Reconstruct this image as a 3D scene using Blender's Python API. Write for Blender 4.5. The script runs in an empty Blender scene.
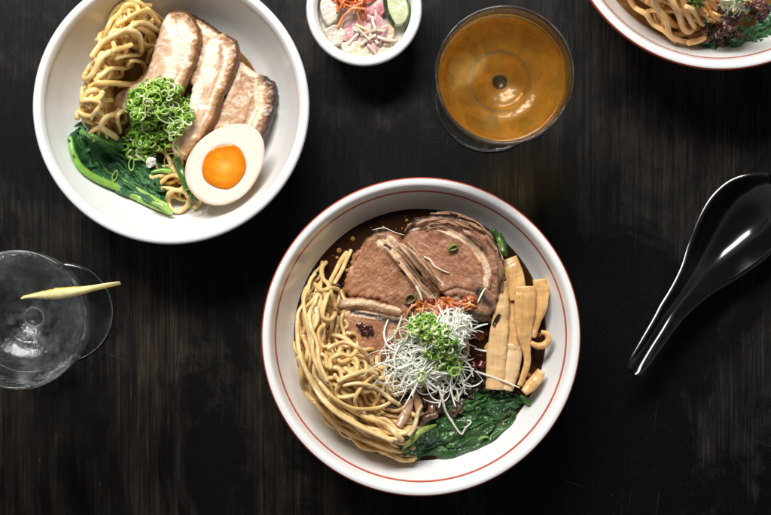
import bpy, math, random
import numpy as np
from mathutils import Vector, noise as mn

random.seed(7); rng = np.random.default_rng(11)
SC = bpy.context.scene
COL = SC.collection
PI = math.pi
# ---------------------------------------------------------------- scale
H = 1.10                     # camera height above the table, metres
S0 = 0.549 / 771.0           # metres per photo pixel on the table top
def K(z): return S0 * (H - z) / H
def P(px, py, z=0.0):        # a photo position at height z, in metres
    k = K(z); return ((px - 385.5) * k, (257.5 - py) * k)

# ---------------------------------------------------------------- mesh helpers
def tag(o, label=None, cat=None, group=None, kind=None):
    if label: o['label'] = label
    if cat: o['category'] = cat
    if group: o['group'] = group
    if kind: o['kind'] = kind
    return o
def empty(name, loc, label, cat, group=None):
    o = bpy.data.objects.new(name, None); COL.objects.link(o); o.location = loc
    o.empty_display_size = 0.02
    return tag(o, label, cat, group)
def mk(name, V, F, mat, parent=None, attrs=None, cols=None, smooth=True, normals=None):
    V = np.asarray(V, float).reshape(-1, 3)
    if parent is not None:
        org = np.zeros(3); base = np.array(parent['_o'] if '_o' in parent else parent.location)
        Vl = V - base
    else:
        org = np.array([(V[:, 0].min() + V[:, 0].max()) / 2, (V[:, 1].min() + V[:, 1].max()) / 2, V[:, 2].min()])
        Vl = V - org
    me = bpy.data.meshes.new(name)
    me.from_pydata([tuple(v) for v in Vl], [], [tuple(f) for f in F])
    me.update()
    if smooth: me.polygons.foreach_set('use_smooth', [True] * len(me.polygons))
    if attrs:
        for k, a in attrs.items():
            at = me.attributes.new(k, 'FLOAT', 'POINT'); at.data.foreach_set('value', np.asarray(a, np.float32))
    if cols is not None:
        at = me.attributes.new('col', 'FLOAT_COLOR', 'POINT')
        c = np.ones((len(V), 4), np.float32); c[:, :3] = cols; at.data.foreach_set('color', c.ravel())
    if normals is not None: me.normals_split_custom_set_from_vertices([tuple(n) for n in normals])
    me.materials.append(mat)
    o = bpy.data.objects.new(name, me); COL.objects.link(o)
    o.location = org
    if parent is not None: o.parent = parent
    return o
def sub(parent_obj):
    """an offset so children of a mesh thing can be given world coordinates"""
    return parent_obj
def catmull(pts, n=12, closed=False):
    pts = [np.array(p, float) for p in pts]; N = len(pts); out = []
    segs = N if closed else N - 1
    for i in range(segs):
        if closed: p0, p1, p2, p3 = pts[i - 1], pts[i], pts[(i + 1) % N], pts[(i + 2) % N]
        else: p0, p1, p2, p3 = pts[max(i - 1, 0)], pts[i], pts[i + 1], pts[min(i + 2, N - 1)]
        for j in range(n):
            t = j / n
            out.append(.5 * ((2 * p1) + (-p0 + p2) * t + (2 * p0 - 5 * p1 + 4 * p2 - p3) * t * t + (-p0 + 3 * p1 - 3 * p2 + p3) * t ** 3))
    if not closed: out.append(pts[-1])
    return np.array(out)
def resample(p, step=None, n=None, closed=False):
    p = np.asarray(p, float)
    if closed: p = np.vstack([p, p[:1]])
    d = np.r_[0, np.cumsum(np.linalg.norm(np.diff(p, axis=0), axis=1))]
    if n is None: n = max(3, int(d[-1] / step) + 1)
    s = np.linspace(0, d[-1], n + 1 if closed else n)
    if closed: s = s[:-1]
    return np.stack([np.interp(s, d, p[:, k]) for k in range(p.shape[1])], 1)
def tube(path, rad, ns=8, flat=1.0, roll=0.0, twist=0.0):
    """closed tube along a 3D path; flat<1 squashes it across"""
    path = np.asarray(path, float); n = len(path)
    rad = np.full(n, rad) if np.isscalar(rad) else np.asarray(rad, float)
    T = np.gradient(path, axis=0); T /= np.linalg.norm(T, axis=1)[:, None] + 1e-12
    up = np.array([0, 0, 1.0]); V = []
    a = np.linspace(0, 2 * PI, ns, endpoint=False)
    prev = None
    for i in range(n):
        if prev is None:
            x = np.cross(up, T[i]); 
            if np.linalg.norm(x) < 1e-3: x = np.array([1.0, 0, 0])
        else: x = prev - T[i] * prev.dot(T[i])
        x /= np.linalg.norm(x) + 1e-12; prev = x; y = np.cross(T[i], x)
        r = roll + twist * i / n
        ca, sa = np.cos(a), np.sin(a) * flat
        u = ca * math.cos(r) - sa * math.sin(r); v = ca * math.sin(r) + sa * math.cos(r)
        V.append(path[i] + rad[i] * (u[:, None] * x + v[:, None] * y))
    V = np.concatenate(V); F = []
    for i in range(n - 1):
        for j in range(ns):
            k = (j + 1) % ns; F.append((i * ns + j, i * ns + k, (i + 1) * ns + k, (i + 1) * ns + j))
    V = np.vstack([V, path[0] - T[0] * rad[0] * .5, path[-1] + T[-1] * rad[-1] * .5]); b = n * ns
    for j in range(ns):
        k = (j + 1) % ns; F.append((b, k, j)); F.append((b + 1, (n - 1) * ns + j, (n - 1) * ns + k))
    return V, F
class Acc:
    def __init__(s): s.V = []; s.F = []; s.C = []; s.n = 0; s.A = []
    def add(s, V, F, c=None, a=None):
        V = np.asarray(V); s.V.append(V); s.F += [tuple(i + s.n for i in f) for f in F]; s.n += len(V)
        s.C.append(np.tile(np.array(c if c is not None else (1, 1, 1), float), (len(V), 1)) if c is None or np.ndim(c) == 1 else c)
        s.A.append(np.full(len(V), a if a is not None else 0.0))
    def mk(s, name, mat, parent=None, **k):
        return mk(name, np.concatenate(s.V), s.F, mat, parent, cols=np.concatenate(s.C), attrs={'rnd': np.concatenate(s.A)}, **k)

class HM:
    """height map of what already lies in a bowl, so that each next piece is laid on top"""
    def __init__(s, c, half, f, cell=.0006):
        s.c = np.array(c); s.cell = cell; s.n = int(2 * half / cell) + 1; s.half = half
        g = (np.arange(s.n)) * cell - half
        X, Y = np.meshgrid(g, g, indexing='ij'); s.a = f(np.hypot(X, Y))
    def ij(s, xy):
        q = np.rint((np.asarray(xy) - s.c + s.half) / s.cell).astype(int); return np.clip(q, 0, s.n - 1)
    def look(s, xy, r=0):
        q = s.ij(xy); m = s.a[q[..., 0], q[..., 1]]
        if r > 0:
            for ang in np.linspace(0, 2 * PI, 8, endpoint=False):
                o = np.array([math.cos(ang), math.sin(ang)]) * r
                q = s.ij(np.asarray(xy) + o); m = np.maximum(m, s.a[q[..., 0], q[..., 1]])
        return m
    def mean(s, xy, r):
        m = 0; 
        for ang in np.linspace(0, 2 * PI, 8, endpoint=False):
            o = np.array([math.cos(ang), math.sin(ang)]) * r
            q = s.ij(np.asarray(xy) + o); m = m + s.a[q[..., 0], q[..., 1]]
        return m / 8
    def put(s, xy, z, r):
        m = int(math.ceil(r / s.cell)); q = s.ij(xy)
        for di in range(-m, m + 1):
            for dj in range(-m, m + 1):
                d2 = (di * di + dj * dj) * s.cell ** 2
                if d2 > r * r: continue
                ii = np.clip(q[:, 0] + di, 0, s.n - 1); jj = np.clip(q[:, 1] + dj, 0, s.n - 1)
                np.maximum.at(s.a, (ii, jj), z + math.sqrt(r * r - d2) * .8)
    def drape(s, xy, r, stiff=.006, lift=.75):
        z = s.look(xy, r * .7); n = len(z)
        step = np.linalg.norm(np.diff(xy, axis=0), axis=1).mean() + 1e-9
        w = max(1, int(stiff / step)); zp = np.pad(z, w, mode='edge')
        zm = np.max([zp[i:i + n] for i in range(0, 2 * w + 1, max(1, w // 3))], axis=0) * .55 + z * .45
        k = np.hanning(2 * w + 3)[1:-1]; k /= k.sum()
        z = np.convolve(np.pad(zm, w, mode='edge'), k, mode='valid')
        z = z + r * lift; s.put(xy, z, r); return z

def fbm(x, y, z=0, o=4): return mn.fractal(Vector((x, y, z)), 1.0, 2.0, o)
def segdist(p, poly):
    """distance of points p (n,2) to a polyline"""
    d = np.full(len(p), 1e9)
    for a, b in zip(poly[:-1], poly[1:]):
        a = np.array(a, float); b = np.array(b, float); ab = b - a
        t = np.clip(((p - a) @ ab) / (ab @ ab + 1e-12), 0, 1)
        d = np.minimum(d, np.linalg.norm(p - (a + t[:, None] * ab), axis=1))
    return d
def paint(p, polys, rad):
    v = np.zeros(len(p))
    for poly in polys: v = np.maximum(v, np.clip(1 - segdist(p, poly) / rad, 0, 1))
    return v

# ---------------------------------------------------------------- materials
class NT:
    def __init__(s, name):
        s.m = bpy.data.materials.new(name); s.m.use_nodes = True; s.t = s.m.node_tree
        s.b = s.t.nodes['Principled BSDF']; s.out = s.t.nodes['Material Output']
    def n(s, typ, **k):
        n = s.t.nodes.new(typ)
        for a, v in k.items():
            if a in n.inputs.keys(): s.set(n.inputs[a], v)
            else: setattr(n, a, v)
        return n
    def set(s, inp, v):
        if isinstance(v, bpy.types.NodeSocket): s.t.links.new(v, inp)
        else: inp.default_value = (*v, 1) if isinstance(v, tuple) and len(v) == 3 and inp.type == 'RGBA' else v
    def p(s, **k):
        for a, v in k.items(): s.set(s.b.inputs[a.replace('_', ' ')], v)
        return s
    def coord(s, scale=(1, 1, 1), rot=(0, 0, 0)):
        tc = s.n('ShaderNodeTexCoord'); mp = s.n('ShaderNodeMapping'); s.t.links.new(tc.outputs['Object'], mp.inputs[0])
        mp.inputs['Rotation'].default_value = rot
        m2 = s.n('ShaderNodeMapping'); s.t.links.new(mp.outputs[0], m2.inputs[0]); m2.inputs['Scale'].default_value = scale; return m2.outputs[0]
    def noise(s, scale, detail=4, rough=.55, vec=None, dist=0):
        n = s.n('ShaderNodeTexNoise'); n.inputs['Scale'].default_value = scale; n.inputs['Detail'].default_value = detail
        n.inputs['Roughness'].default_value = rough; n.inputs['Distortion'].default_value = dist
        s.t.links.new(vec if vec is not None else s.coord(), n.inputs['Vector']); return n.outputs['Fac']
    def ramp(s, fac, stops):
        r = s.n('ShaderNodeValToRGB'); s.t.links.new(fac, r.inputs[0]); e = r.color_ramp.elements
        while len(e) < len(stops): e.new(.5)
        for i, (p, c) in enumerate(stops):
            e[i].position = p; e[i].color = (*c, 1) if isinstance(c, tuple) else (c, c, c, 1)
        return r.outputs[0]
    def mix(s, f, a, b, mode='MIX'):
        m = s.n('ShaderNodeMix', data_type='RGBA', blend_type=mode)
        s.set(m.inputs[0], f); s.set(m.inputs[6], a); s.set(m.inputs[7], b); return m.outputs[2]
    def math(s, op, a, b=0.0):
        m = s.n('ShaderNodeMath', operation=op); s.set(m.inputs[0], a); s.set(m.inputs[1], b); return m.outputs[0]
    def attr(s, name, col=False):
        a = s.n('ShaderNodeAttribute', attribute_name=name); return a.outputs['Color' if col else 'Fac']
    def bump(s, h, dist, strength=1.0):
        b = s.n('ShaderNodeBump'); b.inputs['Strength'].default_value = strength; b.inputs['Distance'].default_value = dist
        s.t.links.new(h, b.inputs['Height']); s.t.links.new(b.outputs[0], s.b.inputs['Normal']); return b
def sss(t, w, rad, scale=.003):
    t.b.inputs['Subsurface Weight'].default_value = w; t.b.inputs['Subsurface Radius'].default_value = rad
    t.b.inputs['Subsurface Scale'].default_value = scale

def mat_table():
    t = NT('dark_wood')
    grain = t.ramp(t.noise(1.0, 7, .68, t.coord((330, 7, 9)), .3), [(.40, 0.0), (.66, 1.0)])       # fine grain along the boards
    pore = t.ramp(t.noise(1.0, 4, .7, t.coord((1500, 40, 40))), [(.50, 0.0), (.66, 1.0)])
    worn = t.ramp(t.noise(7.0, 8, .70, t.coord((-1.3, .75, 1)), .7), [(.50, 0.0), (.70, 1.0)])     # rubbed patches
    band = t.math('MULTIPLY', t.ramp(t.noise(1.0, 4, .6, t.coord((-38, 1.6, 2)), .2), [(.54, 0.0), (.70, 1.0)]), t.ramp(t.noise(3.4, 3, .55, t.coord((-1, 1, 1))), [(.42, 0.05), (.62, 1.0)]))
    m = t.math('MULTIPLY', t.math('ADD', t.math('MULTIPLY', worn, .85), t.math('MULTIPLY', band, .28)), t.math('ADD', t.math('MULTIPLY', grain, .85), .08))
    tint = t.mix(t.ramp(t.noise(4.3, 2, .55, t.coord((-1, 1, 1))), [(.42, 0.0), (.60, 1.0)]), (.034, .032, .031), (.055, .037, .021))
    c = t.mix(m, (.0022, .0020, .0022), tint)
    c = t.mix(t.math('MULTIPLY', pore, t.math('MULTIPLY', m, .75)), c, (.12, .10, .075))
    scr = t.ramp(t.noise(1.0, 2, .4, t.coord((14, 700, 20), (0, 0, .35)), .1), [(.755, 0.0), (.78, 1.0)])
    scr2 = t.ramp(t.noise(1.0, 2, .4, t.coord((900, 16, 20), (0, 0, .12)), .1), [(.75, 0.0), (.775, 1.0)])
    c = t.mix(t.math('MULTIPLY', t.math('ADD', scr, scr2), .35), c, (.07, .06, .05))
    speck = t.ramp(t.noise(1100, 2, .5), [(.70, 0.0), (.75, 1.0)])
    c = t.mix(t.math('MULTIPLY', speck, t.ramp(t.noise(9, 3), [(.45, .05), (.65, .45)])), c, (.12, .11, .10))
    t.p(Base_Color=c, Roughness=t.math('ADD', t.math('MULTIPLY', worn, .12), .36))
    t.b.inputs['Specular IOR Level'].default_value = .20
    t.bump(t.math('ADD', grain, t.math('MULTIPLY', pore, .6)), .00012, .6); return t.m
def mat_ceramic(name, lines=None, tint=(.81, .808, .80)):
    t = NT(name)
    c = t.mix(t.ramp(t.noise(55, 4), [(.35, 0.0), (.7, 1.0)]), tint, tuple(x * .975 for x in tint))
    sp = t.ramp(t.noise(420, 1), [(.765, 0.0), (.79, 1.0)]); c = t.mix(t.math('MULTIPLY', sp, .4), c, (.45, .40, .35))
    if lines: c = t.mix(t.attr('line'), c, (.50, .085, .045))
    t.p(Base_Color=c, Roughness=.20); t.b.inputs['Coat Weight'].default_value = .25; t.b.inputs['Coat Roughness'].default_value = .12
    t.bump(t.noise(30, 3), .0006, .25); return t.m
def mat_noodle(name, a, b, dark):
    t = NT(name)
    c = t.mix(t.attr('rnd'), a, b)
    c = t.mix(t.ramp(t.noise(190, 4, .65), [(.42, 0.0), (.75, .6)]), c, dark)
    c = t.mix(t.ramp(t.noise(900, 2), [(.62, 0.0), (.72, .6)]), c, tuple(x * .7 for x in dark))
    t.p(Base_Color=c, Roughness=.20); t.b.inputs['Specular IOR Level'].default_value = .7
    sss(t, .18, (1, .6, .25), .0025); t.bump(t.noise(700, 4), .0003, .5); return t.m
def mat_meat(name, lean, lean2, fat, char, fibre_rot=0.0, fatk=1.0, rough=.34, bd=.0016, ck=.13, coat=.35):
    t = NT(name)
    fib = t.noise(1, 5, .65, t.coord((400, 85, 140), (0, 0, fibre_rot)), 1.7)
    mot = t.noise(95, 5, .65); fine = t.noise(520, 4, .6)
    c = t.mix(t.ramp(fib, [(.33, 0.0), (.66, 1.0)]), lean, lean2)
    c = t.mix(t.ramp(mot, [(.52, 0.0), (.72, .55)]), c, tuple(min(1, x * 1.35) for x in lean2))
    c = t.mix(t.ramp(fine, [(.60, 0.0), (.74, .3)]), c, tuple(x * .6 for x in lean))
    c = t.mix(t.ramp(t.noise(34, 4, .7), [(.46, 0.0), (.66, .75)]), c, tuple(x * .62 for x in lean))
    c = t.mix(t.ramp(t.noise(1, 4, .6, t.coord((150, 45, 90), (0, 0, fibre_rot)), 1.2), [(.60, 0.0), (.70, .55)]), c, fat)
    fm = t.math('MULTIPLY', t.attr('fat'), t.ramp(t.noise(150, 4, .6), [(.28, .25), (.55, 1.25 * fatk)]))
    c = t.mix(t.ramp(fm, [(.16, 0.0), (.46, 1.0)]), c, fat)
    cm = t.math('ADD', t.attr('char'), t.math('MULTIPLY', t.math('SUBTRACT', t.noise(210, 5, .7), .5), .9))
    c = t.mix(t.ramp(cm, [(.14, 0.0), (.34, .7), (.62, 1.0)]), c, t.mix(t.ramp(cm, [(.40, 0.0), (.85, 1.0)]), char, tuple(x * ck for x in char)))
    c = t.mix(t.ramp(t.attr('dark'), [(.15, 0.0), (.6, 1.0)]), c, (.035, .014, .010))
    t.p(Base_Color=c, Roughness=t.math('ADD', t.math('MULTIPLY', mot, .35), rough - .17))
    t.b.inputs['Specular IOR Level'].default_value = .6; t.b.inputs['Coat Weight'].default_value = coat; t.b.inputs['Coat Roughness'].default_value = .18
    sss(t, .12, (1, .4, .25), .002)
    t.bump(t.math('ADD', t.math('ADD', t.math('MULTIPLY', fib, .8), t.math('MULTIPLY', fine, .35)), t.math('MULTIPLY', mot, .7)), bd, .8); return t.m
def mat_leaf(name, a, b, rough=.22):
    t = NT(name)
    c = t.mix(t.ramp(t.noise(120, 5, .65), [(.35, 0.0), (.72, 1.0)]), a, b)
    c = t.mix(t.attr('vein'), c, (.16, .30, .07))
    t.p(Base_Color=c, Roughness=rough); t.b.inputs['Specular IOR Level'].default_value = .6
    sss(t, .06, (.5, 1, .3), .001)
    v = t.n('ShaderNodeTexVoronoi'); v.inputs['Scale'].default_value = 420; v.feature = 'DISTANCE_TO_EDGE'
    t.t.links.new(t.coord(), v.inputs['Vector'])
    t.bump(t.math('ADD', t.math('MULTIPLY', v.outputs['Distance'], .7), t.noise(300, 4)), .0009, .8); return t.m
def mat_col(name, rough=.3, var=.75, scale=400, w=.2, rad=(.6, 1, .3), spec=.5, bd=.0003):
    t = NT(name); a = t.attr('col', True)
    c = t.mix(t.ramp(t.noise(scale, 3), [(.38, 0.0), (.70, 1.0)]), a, t.mix(1.0, a, (var, var, var), 'MULTIPLY'))
    t.p(Base_Color=c, Roughness=rough); t.b.inputs['Specular IOR Level'].default_value = spec
    sss(t, w, rad, .002); t.bump(t.noise(scale * 1.5, 4), bd, .6); return t.m
def mat_bamboo():
    t = NT('bamboo_shoot_flesh')
    fib = t.noise(1, 5, .6, t.coord((420, 45, 80)), .4)
    c = t.mix(t.ramp(fib, [(.35, 0.0), (.7, 1.0)]), (.62, .34, .12), (.80, .51, .23))
    c = t.mix(t.ramp(t.noise(60, 3), [(.45, 0.0), (.75, .7)]), c, (.48, .26, .09))
    c = t.mix(t.math('MULTIPLY', t.attr('pale'), .75), c, (.82, .64, .42))
    t.p(Base_Color=c, Roughness=.22); sss(t, .25, (1, .6, .3), .003); t.bump(t.math('ADD', fib, t.noise(120, 3)), .0006, .6); return t.m
def mat_broth(name, c, rough=.04):
    t = NT(name)
    f = t.ramp(t.noise(160, 3), [(.55, 0.0), (.72, 1.0)])
    t.p(Base_Color=t.mix(t.math('MULTIPLY', f, .5), c, tuple(x * 2.2 for x in c)), Roughness=rough)
    t.bump(t.noise(90, 2), .0006, .35); return t.m
def mat_glass(name, bump=0.0, rough=0.0):
    t = NT(name); t.p(Base_Color=(.985, .99, .99), Roughness=rough, IOR=1.48, Transmission_Weight=1.0)
    if bump: t.bump(t.noise(160, 3), bump, 1.0)
    return t.m
def mat_liquid(name, c1, c2, tr, absorb, dens, ns=62, wv=.0007):
    """a drink: clear on top; where it meets the glass, glow and light swirls are painted into the colour"""
    t = NT(name); sw = t.noise(ns, 5, .62, None, 1.0); sk = t.attr('skin')
    t.p(Base_Color=t.mix(sk, (1, 1, 1), t.mix(t.ramp(sw, [(.40, 0.0), (.58, 1.0)]), c1, c2)), Roughness=0.0, IOR=1.34,
        Transmission_Weight=t.math('SUBTRACT', 1.0, t.math('MULTIPLY', sk, t.ramp(sw, [(.36, (1 - tr) * .90), (.66, (1 - tr) * 1.25)]))))
    t.bump(t.noise(150, 5, .7), wv, .5)
    ab = t.n('ShaderNodeVolumeAbsorption'); ab.inputs['Color'].default_value = (*absorb, 1); ab.inputs['Density'].default_value = dens
    t.t.links.new(ab.outputs[0], t.out.inputs['Volume']); return t.m
def mat_misted(name, lo, hi, amt, bump, rough=.0):
    """glass with patches of mist on it"""
    t = NT(name); f = t.math('MULTIPLY', t.ramp(t.noise(38, 5, .65), [(lo, 0.0), (hi, 1.0)]), amt)
    t.p(Base_Color=(.93, .95, .96), Roughness=rough, IOR=1.48, Transmission_Weight=t.math('SUBTRACT', 1.0, f)); t.bump(t.noise(190, 3), bump, 1.0); return t.m

M = {}
M['table'] = mat_table()
M['white'] = mat_ceramic('white_glaze')
M['lined'] = mat_ceramic('white_glaze_with_red_lines', True)
M['noodle_pale'] = mat_noodle('straw_noodle', (.76, .50, .19), (.88, .66, .33), (.60, .34, .10))
M['noodle_gold'] = mat_noodle('golden_noodle', (.88, .59, .20), (.94, .73, .35), (.72, .42, .11))
M['noodle_orange'] = mat_noodle('orange_noodle', (.82, .48, .17), (.88, .60, .26), (.68, .32, .08))
M['beef'] = mat_meat('braised_meat', (.27, .090, .034), (.54, .265, .135), (.78, .54, .34), (.24, .125, .06), .75)
M['beef2'] = mat_meat('braised_meat_cross_grain', (.28, .098, .046), (.54, .275, .155), (.80, .56, .37), (.28, .15, .075), -.9)
M['pork'] = mat_meat('pale_pork', (.66, .40, .25), (.82, .59, .42), (.86, .72, .55), (.44, .19, .055), .25, rough=.34, bd=.0004, ck=.34, coat=.08)
M['pork_dark'] = mat_meat('brown_pork', (.46, .25, .13), (.66, .42, .26), (.84, .63, .43), (.26, .115, .05), -.3, rough=.34, bd=.0007, coat=.12)
M['spinach'] = mat_leaf('wet_spinach', (.010, .045, .014), (.050, .150, .030))
M['spinach_blue'] = mat_leaf('soft_spinach', (.013, .070, .026), (.075, .210, .072), .20)
M['stalk'] = mat_col('green_stalk', .25, .7, 260, .25)
M['scallion'] = mat_col('scallion', .28, .72, 500, .25)
M['shred'] = mat_col('white_scallion', .28, .88, 350, .35, (1, 1, .9))
M['misc'] = mat_col('pickle', .22, .8, 180, .35, (1, .6, .4))
M['wet'] = mat_col('wet_dark', .16, .5, 240, .05, (1, .4, .2), .7, .0009)
M['bamboo'] = mat_bamboo()
M['broth'] = mat_broth('brown_broth', (.030, .012, .004))
M['broth_light'] = mat_broth('light_broth', (.16, .075, .022))
M['sauce'] = mat_broth('golden_sauce', (.20, .10, .03), .1)
M['glass'] = mat_misted('clear_glass', .50, .75, .02, .0003)
M['glass_frost'] = mat_misted('misted_glass', .50, .70, .20, .0006, .01)
M['droplet'] = mat_glass('water_drop')
M['amber'] = mat_liquid('amber_drink', (.86, .50, .05), (1.0, .60, .07), .50, (1.0, .64, .12), 18, 60)
M['water'] = mat_liquid('clear_drink', (.55, .55, .58), (.9, .9, .92), .985, (.9, .9, .95), 4, 160, .0003)
t = NT('black_lacquer'); t.p(Base_Color=(.004, .004, .0045), Roughness=.16); t.b.inputs['Coat Weight'].default_value = .4
t.b.inputs['Coat Roughness'].default_value = .08; t.bump(t.noise(60, 2), .0003, .2); M['lacquer'] = t.m
t = NT('egg_white'); c = t.mix(t.math('MULTIPLY', t.ramp(t.attr('rim'), [(.1, 0.0), (.95, 1.0)]), t.ramp(t.noise(90, 3), [(.35, .25), (.65, 1.0)])), (.89, .81, .71), (.66, .44, .25))
t.p(Base_Color=c, Roughness=.27); sss(t, .35, (1, .75, .5), .004); t.bump(t.noise(260, 3), .0003, .4); M['eggwhite'] = t.m
t = NT('soft_yolk'); c = t.mix(t.ramp(t.noise(110, 4, .6), [(.30, 0.0), (.75, 1.0)]), (.84, .27, .008), (.93, .40, .03))
c = t.mix(t.ramp(t.attr('rim'), [(.0, .7), (.45, 0.0)]), c, (.98, .58, .14))
c = t.mix(t.ramp(t.attr('rim'), [(.50, 0.0), (.98, .9)]), c, (.72, .19, .006))
t.p(Base_Color=c, Roughness=.13); sss(t, .35, (1, .4, .08), .004); t.bump(t.noise(140, 3), .0006, .5); M['yolk'] = t.m

# ---------------------------------------------------------------- lathe and bowls
def lathe(prof, c, z0=0, ns=160, wob=0.0):
    prof = np.array(prof); a = np.linspace(0, 2 * PI, ns, endpoint=False); V = []; n = len(prof)
    for i, (r, z) in enumerate(prof):
        rr = r * (1 + wob * np.sin(a * 2 + .7) * 1.0 + wob * .5 * np.sin(a * 3 + 2))
        V.append(np.stack([c[0] + rr * np.cos(a), c[1] + rr * np.sin(a), np.full(ns, z + z0)], 1))
    V = np.concatenate(V); F = []
    for i in range(n - 1):
        for j in range(ns):
            k = (j + 1) % ns; F.append((i * ns + j, i * ns + k, (i + 1) * ns + k, (i + 1) * ns + j))
    return V, F
def vnormals(V, F):
    N = np.zeros_like(V); F = np.array(F)
    a, b, c, d = (V[F[:, i]] for i in range(4)); n = np.cross(c - a, d - b)
    for i in range(4): np.add.at(N, F[:, i], n)
    L = np.linalg.norm(N, axis=1); N[L > 0] /= L[L > 0][:, None]; return N
def pick(V, F, N, keep):
    """the faces of a closed skin that belong to one part, keeping the shared smooth normals"""
    Fs = [F[i] for i in keep]; idx = sorted({i for f in Fs for i in f}); mp = {o: n for n, o in enumerate(idx)}
    return V[idx], [tuple(mp[i] for i in f) for f in Fs], N[idx]
def smoothprof(pts, n=10): return resample(catmull(pts, n), n=len(pts) * n)

def bowl(name, cpx, rim_px, zr, inner, label, group, mat, foot_r, lines=None):
    """inner: (radius, height) from the lip down to the centre, metres"""
    c = P(*cpx, zr); R = rim_px * K(zr); th = .0042
    lip = [(R - .0062, zr - .0024), (R - .0048, zr - .0006), (R - .0028, zr), (R - .0009, zr - .0007), (R, zr - .0024)]
    allp = catmull(list(inner[::-1][:-1]) + [(R - .0074, zr - .0052)] + lip, 8); ni = 8 * (len(inner)) 
    inn = allp[:ni]                                                     # centre -> lip
    out = [(R - .0006, zr - .006)] + [(r + th, z - th * .55) for r, z in smoothprof(inner, 8) if r + th < R - .001 and r > foot_r + .002]
    lipp = allp[ni:]
    prof = np.vstack([inn, lipp, resample(np.array(out), n=40)])
    bot = prof[-1]
    prof = np.vstack([prof, [(foot_r + .0006, .0085)]])
    V, F = lathe(prof, c, ns=220, wob=.0012)
    ns = 220; rr = np.repeat(prof[:, 0], ns); zz = np.repeat(prof[:, 1], ns)
    V0 = len(V); V = np.vstack([V, [(c[0], c[1], prof[0, 1])]]); F += [(V0, i, (i + 1) % ns) for i in range(ns)]
    F = [f[::-1] for f in F]
    root = empty(name, (c[0], c[1], 0), label, 'bowl', group)
    ln = np.zeros(len(V))
    if lines:
        for idx in range(V0):
            r, z = rr[idx], zz[idx]; i = idx // ns
            w = 0
            if i < len(inn) and abs(r - lines[0]) < lines[1]: w = 1.0
            if i >= len(inn) + 20 and i < len(inn) + len(lipp) + 1 and r > R - .0010: w = 1.0
            ln[idx] = w
    b = mk('bowl_body', V, F, mat, root, attrs={'line': ln})
    fp = [(foot_r + .004, .011), (foot_r + .0026, .006), (foot_r + .0022, .0012), (foot_r + .001, 0), (foot_r - .002, 0), (foot_r - .003, .0012), (foot_r - .003, .009)]
    V, F = lathe(catmull(fp, 4), c, ns=96); F = [f[::-1] for f in F]
    mk('foot_ring', V, F, mat, root)
    return c, R

# ---------------------------------------------------------------- the table
def rounded_board(name, x0, x1, y0, y1, z1, z0, b, mat):
    xs = np.linspace(x0, x1, 40); ys = np.linspace(y0, y1, 30); V = []; F = []
    nx, ny = len(xs), len(ys)
    for x in xs:
        for y in ys: V.append((x, y, z1))
    for i in range(nx - 1):
        for j in range(ny - 1): F.append((i * ny + j, (i + 1) * ny + j, (i + 1) * ny + j + 1, i * ny + j + 1))
    per = [(i, 0) for i in range(nx)] + [(nx - 1, j) for j in range(1, ny)] + [(i, ny - 1) for i in range(nx - 2, -1, -1)] + [(0, j) for j in range(ny - 2, 0, -1)]
    rings = [[i * ny + j for i, j in per]]
    for k, (o, z) in enumerate([(b * .6, z1 - b * .3), (b, z1 - b), (b, z0)]):
        r = []
        for i, j in per:
            x, y = xs[i], ys[j]; dx = -1 if i == 0 else (1 if i == nx - 1 else 0); dy = -1 if j == 0 else (1 if j == ny - 1 else 0)
            r.append(len(V)); V.append((x + dx * o, y + dy * o, z))
        rings.append(r)
    for a, c in zip(rings[:-1], rings[1:]):
        for q in range(len(per)):
            w = (q + 1) % len(per); F.append((a[q], c[q], c[w], a[w]))
    F.append(tuple(rings[-1][::-1]))
    return mk(name, V, F, mat, smooth=False)
tag(rounded_board('table_top', -.62, .62, -.45, .45, 0.0, -.035, .003, M['table']),
    'near black stained wood table top with worn brown streaks under all the bowls', 'table')

# ---------------------------------------------------------------- bowls
inner_big = [(.0998, .0775), (.0978, .0735), (.0935, .064), (.0868, .0515), (.076, .0385), (.058, .026), (.036, .0185), (.016, .0165), (.0006, .0162)]
LN = (.0968, .00052)
cM, RM = bowl('ramen_bowl', (421, 337), 160, .080, inner_big, 'white ramen bowl with red lines in the lower middle, holding meat and bamboo shoots', 'red lined ramen bowls', M['lined'], .036, LN)
cR, RR = bowl('ramen_bowl', (723, -90), 160, .080, inner_big, 'white bowl with red lines cut off by the top right corner', 'red lined ramen bowls', M['lined'], .036, LN)
inner_left = [(.0870, .0735), (.0852, .069), (.0805, .058), (.0745, .046), (.066, .034), (.052, .0235), (.034, .0175), (.016, .0158), (.0006, .0155)]
cL, RL = bowl('noodle_bowl', (170.5, 106), 138.5, .075, inner_left, 'plain white deep bowl at upper left with a halved egg and pork slices', None, M['white'], .032)
inner_small = [(.0355, .0435), (.0345, .040), (.0315, .030), (.0275, .021), (.0215, .0135), (.013, .0095), (.0004, .0085)]
cS, RS = bowl('pickle_bowl', (364, 8), 58, .046, inner_small, 'small plain white bowl of pink and orange pickles at the top edge', None, M['white'], .016)

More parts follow.
